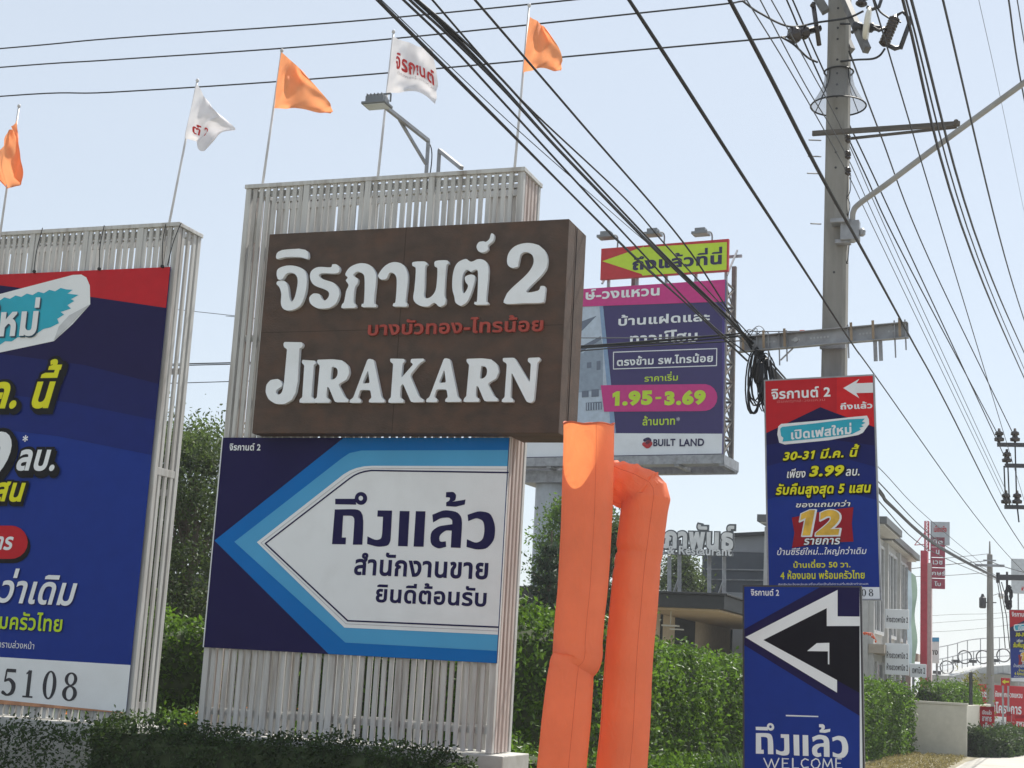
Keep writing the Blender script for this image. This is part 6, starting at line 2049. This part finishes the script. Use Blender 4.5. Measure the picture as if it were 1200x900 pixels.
# footbridge with ring ornaments on its railing
t = thing('footbridge', 'far concrete footbridge with ring ornaments and dark lamps along its railing', 'bridge', at(1150, 812, 110))
deck = mat('bridge_concrete', (.36, .37, .37), rough=.8, var=.08)
mb = MB()
prof = [at(1100, 796, 108), at(1118, 792, 109), at(1135, 787, 110), (at(1160, 784, 111)), at(1200, 782, 113), at(1240, 781, 114)]
pp = smooth_path(prof, 6)
for a, b in zip(pp[:-1], pp[1:]):
    mb.bar(a, b, 2.4, .55)
obj('deck', mb, deck, t)
for x, w in ((1156, 1.3), (1108, .8), (1192, 1.0)):
    c = at(x, 812, 111); c[2] = 0
    top = at(x, 789, 111)[2]
    mb = MB(); mb.lathe(c, UP, [(0, w * .42), (top * .55, w * .42), (top * .8, w * .9), (top - .05, w * 2.0)], 12); obj('pier', mb, deck, t)
mb = MB()
rl = pp - RN * 1.1 + UP * .3
for dz in (.55, 1.05, 1.9):
    mb.tube(rl + UP * dz, .035, 5)
for i in range(0, len(rl), 2):
    mb.bar(rl[i], rl[i] + UP * (1.9 if i % 4 == 0 else 1.05), .05)
obj('railing', mb, M['galv'], t)
for x, y in ((1109.5, 782), (1130.5, 770), (1152, 770), (1176, 768)):
    c = at(x, y, 108.5)
    mb = MB(); mb.tube([c + RR * .46 * math.cos(q) + UP * .46 * math.sin(q) for q in np.linspace(0, 2 * math.pi, 19)], .045, 6)
    obj('ring_ornament', mb, M['steel_dark'], t, smooth=True)
for x, y in ((1098, 788), (1120, 775), (1140, 775), (1166, 774)):
    c = at(x, y, 108.4)
    mb = MB(); mb.cbox(c, RR * .55, RN * .3, UP * .22); mb.bar(c - UP * .3, c, .06)
    obj('lamp', mb, M['steel_dark'], t)
# wall at the hedge's end, thin dark post
wl0, wl1 = rp(-4.75, 47.6, 0), rp(-3.17, 48.06, 0)
mb = MB(); dv = wl1 - wl0
mb.obox(wl0, dv, RN * .22, UP * 1.56); mb.obox(wl0 - RN * .03 - dv * .01, dv * 1.02, RN * .28, UP * 0 + UP * .06 + UP * 0)
wallo = MB(); wallo.obox(wl0, dv, RN * .22, UP * 1.50)
wallo.obox(wl0 - RN * .03 - dv * .01 + UP * 1.503, dv * 1.03, RN * .28, UP * .07)
wallo.obox(rp(-3.20, 48.3, 0), RN * 14, -RR * .2, UP * 1.5)
tag(obj('boundary_wall', wallo, mat('cream_wall_paint', (.47, .45, .38), rough=.85, var=.06, dirt=(.33, .31, .25), dirt_scale=1.2, dirt_amt=.5), bevel=.01), 'plain cream boundary wall at the end of the clipped hedge', 'wall')
mb = MB(); mb.bar(rp(-3.3, 52, 0), rp(-3.3, 52, 2.55), .09)
tag(obj('thin_post', mb, M['steel_dark']), 'thin black post standing behind the cream wall\'s end', 'post')

# ------------------------------------------------------------------ hedges
CORE = mat('hedge_inside_twigs', (.035, .05, .018), rough=.9, var=.4, scale=8)
def hedge(label, path, width, leaf=.04, per=3000, mt=None, name='hedge', rough=.13, cat='hedge', trim=.10, flowers=0, core=True):
    """path: (lateral, dist, height) points on the road grid, or world xy with height; foliage is leaf faces through a lumpy body"""
    P = np.array(path, float)
    P[:, 2] -= trim
    S = smooth_path(P, 6) if len(P) > 2 else np.array([P[0] + (P[1] - P[0]) * k for k in np.linspace(0, 1, 12)])
    seg = np.linalg.norm(np.diff(S[:, :2], axis=0), axis=1)
    cum = np.concatenate([[0], np.cumsum(seg)])
    L = cum[-1]
    def sample(s):
        return np.stack([np.interp(s, cum, S[:, i]) for i in range(3)], 1)
    # lumpy dark inside
    mb = MB()
    ns = max(4, int(L / .35))
    ss = np.linspace(0, L, ns)
    C = sample(ss)
    tg = np.gradient(C[:, :2], axis=0); tg /= np.linalg.norm(tg, axis=1)[:, None]
    nr = np.stack([-tg[:, 1], tg[:, 0]], 1)
    ring = []
    prof = [(-.5, 0), (-.5, .5), (-.46, .88), (-.3, .98), (.3, .98), (.46, .88), (.5, .5), (.5, 0)]
    for i in range(ns):
        for a, b in prof:
            q = C[i, :2] + nr[i] * a * width * rng.uniform(.86, .96)
            ring.append((q[0], q[1], b * C[i, 2] * rng.uniform(.93, 1.0)))
    m = len(prof)
    fs = [(i * m + j, i * m + j + 1, (i + 1) * m + j + 1, (i + 1) * m + j) for i in range(ns - 1) for j in range(m - 1)]
    fs += [tuple(range(m)), tuple((ns - 1) * m + j for j in range(m))[::-1]]
    if core:
        mb.add(ring, fs)
    # leaves over the skin, thickest near the surface
    n = int(per * L)
    s = rng.uniform(-.1, L + .1, n)
    c = sample(np.clip(s, 0, L))
    tt = np.stack([np.interp(np.clip(s, 0, L), ss, tg[:, k]) for k in range(2)], 1)
    nn = np.stack([-tt[:, 1], tt[:, 0]], 1)
    face = rng.uniform(0, 1, n)
    h = c[:, 2]
    wsum = width + 2 * h
    lump = (.05 * np.sin(s * 2.1 + 1) + .04 * np.sin(s * 5.3) + .03 * np.sin(s * 11 + 2)) * min(1, width)
    off = np.abs(rng.normal(0, rough, n)) * rng.choice([1, -1], n, p=[.55, .45])
    a = np.empty(n); b = np.empty(n)
    side = face < (2 * h / wsum)
    sgn = np.where(rng.uniform(size=n) < .62, -1, 1)
    v = rng.uniform(0.02, 1, n)
    rnd = np.clip((v - .75) / .25, 0, 1)
    a[side] = (sgn * (width / 2 + lump * .8 - rnd ** 2 * .16 + off))[side]
    b[side] = (v * (h + lump * .5))[side]
    a[~side] = (rng.uniform(-.5, .5, n) * width)[~side]
    b[~side] = (h + lump * 1.0 + off * 1.2 + .05 * np.sin(a * 9))[~side]
    ne = int(per * width * .5)                          # leaves over both ends
    for e, si in ((0, -1), (len(S) - 1, 1)):
        te = tg[0] if e == 0 else tg[-1]
        ne_ = np.array([-te[1], te[0]])
        ae, be, oe = rng.uniform(-.5, .5, ne) * width, rng.uniform(.02, 1, ne) * S[e, 2], np.abs(rng.normal(.03, rough, ne))
        ex = np.stack([S[e, 0] + ne_[0] * ae + te[0] * oe * si, S[e, 1] + ne_[1] * ae + te[1] * oe * si, be], 1)
        ends = ex if e == 0 else np.concatenate([ends, ex])
    # clump: pull leaves towards clump centres so gaps stay between the sprays
    ctr = np.stack([c[:, 0] + nn[:, 0] * a, c[:, 1] + nn[:, 1] * a, np.maximum(b, .02)], 1)
    ctr = np.concatenate([ctr, ends])
    cell = .16
    key = np.floor(ctr / cell)
    hsh = np.sin(key @ np.array([12.9898, 78.233, 37.719])) * 43758.5453
    jit = (hsh - np.floor(hsh))
    keep = jit > .13
    ctr = ctr[keep]
    ctr += rng.normal(0, .015, ctr.shape)
    V, F = leaf_quads(ctr, leaf, .35, .5)
    mb.add(V, F, 1)
    o = obj(name, mb, [CORE, mt or LEAF_HEDGE])
    tag(o, label, cat)
    if flowers:
        k = rng.integers(0, len(ctr), flowers)
        fb = MB(); fb.add(*leaf_quads(ctr[k] + UP * .06, leaf * .8, .8, .8))
        obj('flowers', fb, FLOWER, o)
    return o
def W(l, d, h): p = rp(l, d, 0); return (p[0], p[1], h)
hedge('long clipped green hedge from the orange tubes past the boards to the cream wall', [W(-8.4, 20.9, 2.80), W(-7.6, 22.6, 2.72), W(-7.3, 26.5, 2.36), W(-6.9, 31, 2.22), W(-6.0, 40, 1.98), W(-5.45, 47.2, 1.95)], 1.5, leaf=.052, per=3300, rough=.085)
hedge('tall clipped hedge seen through the gap between the two frames', [(-8.6, 21.2, 2.35), (-5.0, 22.6, 2.32), (-2.0, 22.4, 2.3), (-.6, 22.0, 2.5)], 1.2, leaf=.046, per=3300, rough=.085)
def SU(u, d, h): p = MS.P(u, 0, -d); return (p[0], p[1], h)
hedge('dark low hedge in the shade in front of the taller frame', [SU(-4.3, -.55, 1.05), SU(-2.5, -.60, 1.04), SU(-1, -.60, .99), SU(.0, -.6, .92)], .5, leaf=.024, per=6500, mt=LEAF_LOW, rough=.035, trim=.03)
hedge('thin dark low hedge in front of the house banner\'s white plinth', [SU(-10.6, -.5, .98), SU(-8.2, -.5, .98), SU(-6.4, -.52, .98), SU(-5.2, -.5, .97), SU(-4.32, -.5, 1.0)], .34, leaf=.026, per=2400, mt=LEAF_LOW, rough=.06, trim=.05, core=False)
hedge('low flowering hedge with orange blossoms behind the gap between the frames', [(-6.4, 19.2, 1.0), (-4.4, 19.9, .98), (-2.5, 20.3, .98)], .8, leaf=.032, per=3000, flowers=260, rough=.06, trim=.0)
hedge('low green border between the tubes and the taller frame\'s plinth', [W(-7.1, 17.6, 1.02), W(-6.0, 18.3, .92), W(-4.9, 19.2, .82), W(-4.4, 21.0, .8)], .8, leaf=.034, per=3200, rough=.06)
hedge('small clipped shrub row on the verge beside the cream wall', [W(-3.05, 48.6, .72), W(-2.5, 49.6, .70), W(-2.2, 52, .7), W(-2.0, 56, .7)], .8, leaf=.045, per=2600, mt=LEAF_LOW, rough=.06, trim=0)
hedge('bushy hedge top showing above the cream wall', [W(-4.6, 51, 2.0), W(-3.9, 54, 2.0), W(-3.8, 58, 1.95)], .9, leaf=.05, per=2600, rough=.08, trim=0)

# ------------------------------------------------------------------ trees
def tree(label, base, height, crown_r, crown_lo, n_clump, leaf, mt, per=170, lean=(0, 0), trunk_r=.14, name='leafy_tree', squash=1.0, clump_r=.55, seed=0):
    t = thing(name, label, 'tree', base)
    base = np.array(base, float)
    r = np.random.default_rng(100 + seed)
    top = base + np.array([lean[0], lean[1], height])
    mb = MB()
    tp = smooth_path([base, base + (top - base) * .3 + r.normal(0, .12, 3) * [1, 1, 0], base + (top - base) * .6 + r.normal(0, .2, 3) * [1, 1, 0], base + (top - base) * .92], 5)
    mb.tube(tp, np.linspace(trunk_r, trunk_r * .2, len(tp)), 8)
    cs = []
    for i in range(n_clump):
        f = crown_lo + (1 - crown_lo) * r.uniform(0, 1) ** .85
        rad = crown_r * math.sin(min(1, (f - crown_lo) / (1 - crown_lo) * .86 + .16) * math.pi) ** .6 * squash
        a = r.uniform(0, 2 * math.pi)
        q = math.sqrt(r.uniform(.12, 1)) * rad
        c = base + (top - base) * f + np.array([q * math.cos(a), q * math.sin(a), r.normal(0, .25)])
        cs.append(c)
        if i % 2 == 0:
            s0 = base + (top - base) * max(crown_lo * .8, f - .18)
            mb.tube(smooth_path([s0, (s0 + c) / 2 + r.normal(0, .1, 3) + UP * .1, c], 4), np.linspace(trunk_r * .32, .012, 9), 5)
    obj('trunk', mb, M['bark'], t, smooth=True)
    pts = np.concatenate([c + r.normal(0, 1, (per, 3)) * clump_r * r.uniform(.5, 1.1) * np.array([.62, .62, .45]) for c in cs])
    mb = MB(); mb.add(*leaf_quads(pts, leaf, .3, .42))
    obj('crown', mb, mt, t)
    return t
def gp(px, d): p = at(px, 600, d); return (p[0], p[1], 0)
tree('tall feathery tree showing in the gap left of the taller frame', gp(224, 30), 6.2, 1.8, .22, 80, .048, LEAF_TREE, seed=1, per=480, clump_r=.55)
tree('darker bushy tree behind the house banner\'s right edge', gp(150, 33), 7.0, 2.6, .25, 60, .055, LEAF_TREE, per=360, seed=2)
tree('tree behind the blue arrow board, its crown just left of the frame', gp(330, 34), 6.6, 2.4, .25, 60, .055, LEAF_TREE, per=360, seed=3)
tree('dark green tree between the two orange tubes, left of the restaurant', gp(716, 38), 5.5, 1.0, .3, 40, .06, LEAF_TREE, per=360, seed=4)
tree('bright green tree just left of the straight orange tube', gp(664, 41), 6.0, .8, .6, 22, .06, LEAF_HEDGE, per=330, seed=5)
tree('round-topped tree behind the roof sign\'s posts', gp(803, 60.6), 6.6, 1.3, .40, 46, .07, LEAF_TREE, per=330, seed=6, clump_r=.6)
# tiered conifer
def conifer(label, base, h, r0, seed=0):
    t = thing('conifer_tree', label, 'tree', base)
    b = np.array(base, float)
    r = np.random.default_rng(seed)
    mb = MB(); mb.tube([b, b + UP * h * .5, b + UP * h], [.13, .08, .015], 8)
    pts, dirs = [], []
    lv = 13
    for i in range(lv):
        f = i / lv
        z = h * (.12 + .86 * f)
        R = r0 * (1 - f) ** .85 + .08
        nb = 9 if f < .6 else 6
        for k in range(nb):
            a = 2 * math.pi * (k + r.uniform(-.2, .2)) / nb + i
            tip = b + np.array([R * math.cos(a), R * math.sin(a), z + R * .28])
            root = b + UP * z
            mb.tube(smooth_path([root, (root + tip) / 2 - UP * .06, tip], 4), np.linspace(.022, .006, 9), 4)
            s = r.uniform(0.12, 1, int(70 * R / r0) + 22)[:, None]
            p = root + (tip - root) * s - UP * .10 * np.sin(s * math.pi) + r.normal(0, .07, (len(s), 3)) * (1.15 - s * .6)
            pts.append(p)
    obj('trunk', mb, M['bark'], t)
    mb = MB(); mb.add(*leaf_quads(np.concatenate(pts), .10, .2, .22))
    obj('crown', mb, LEAF_PINE, t)
conifer('dark tiered conifer beside the billboard column', gp(648, 33), 4.9, 1.2, 3)
conifer('second dark conifer half hidden by the straight tube', gp(672, 37), 5.0, 1.2, 5)
tree('thin yellowish shrub tree in front of the far red hoarding', gp(1140, 60), 2.3, .45, .2, 22, .07, thin_mat('olive_leaves', (.16, .16, .05), trans=.35, island=.4, tcol=(.3, .3, .06)), seed=8, per=60, trunk_r=.05, name='shrub_tree', clump_r=.4)
# spiky grass clump at the foot of the tubes' right side
mb = MB()
c0 = np.array(rp(-4.0, 20.2, 0))
for k in range(190):
    a, rr_ = rng.uniform(0, 6.28), rng.uniform(.02, .35)
    root = c0 + np.array([math.cos(a) * rr_, math.sin(a) * rr_, .1])
    tip = root + np.array([math.cos(a) * rng.uniform(.2, .6), math.sin(a) * rng.uniform(.2, .6), rng.uniform(.5, 1.0)])
    mid = (root + tip) / 2 + UP * .15
    sd = np.array([-math.sin(a), math.cos(a), 0]) * .014
    mb.add([root - sd, root + sd, mid + sd, tip, mid - sd], [(0, 1, 2, 4), (4, 2, 3)])
tag(obj('grass_clump', mb, thin_mat('bluish_blades', (.09, .14, .06), trans=.3, island=.4)), 'spiky grass clump at the foot of the folded orange tube', 'plant')

# ------------------------------------------------------------------ the day's haze
mb = MB(); mb.obox((-705, -65, -1.0), (1610, 0, 0), (0, 1370, 0), (0, 0, 21.5))
hz = obj('haze', mb, [])
hz['kind'] = 'stuff'
hm_ = bpy.data.materials.new('haze_air')
hm_.use_nodes = True
hn = hm_.node_tree
hn.nodes.remove(hn.nodes['Principled BSDF'])
pv = hn.nodes.new('ShaderNodeVolumePrincipled')
pv.inputs['Color'].default_value = (.90, .94, 1.0, 1)
pv.inputs['Density'].default_value = 0.0007
pv.inputs['Anisotropy'].default_value = 0.2
hn.links.new(pv.outputs[0], hn.nodes['Material Output'].inputs['Volume'])
hz.data.materials.append(hm_)

bpy.data.objects.remove(_fo)
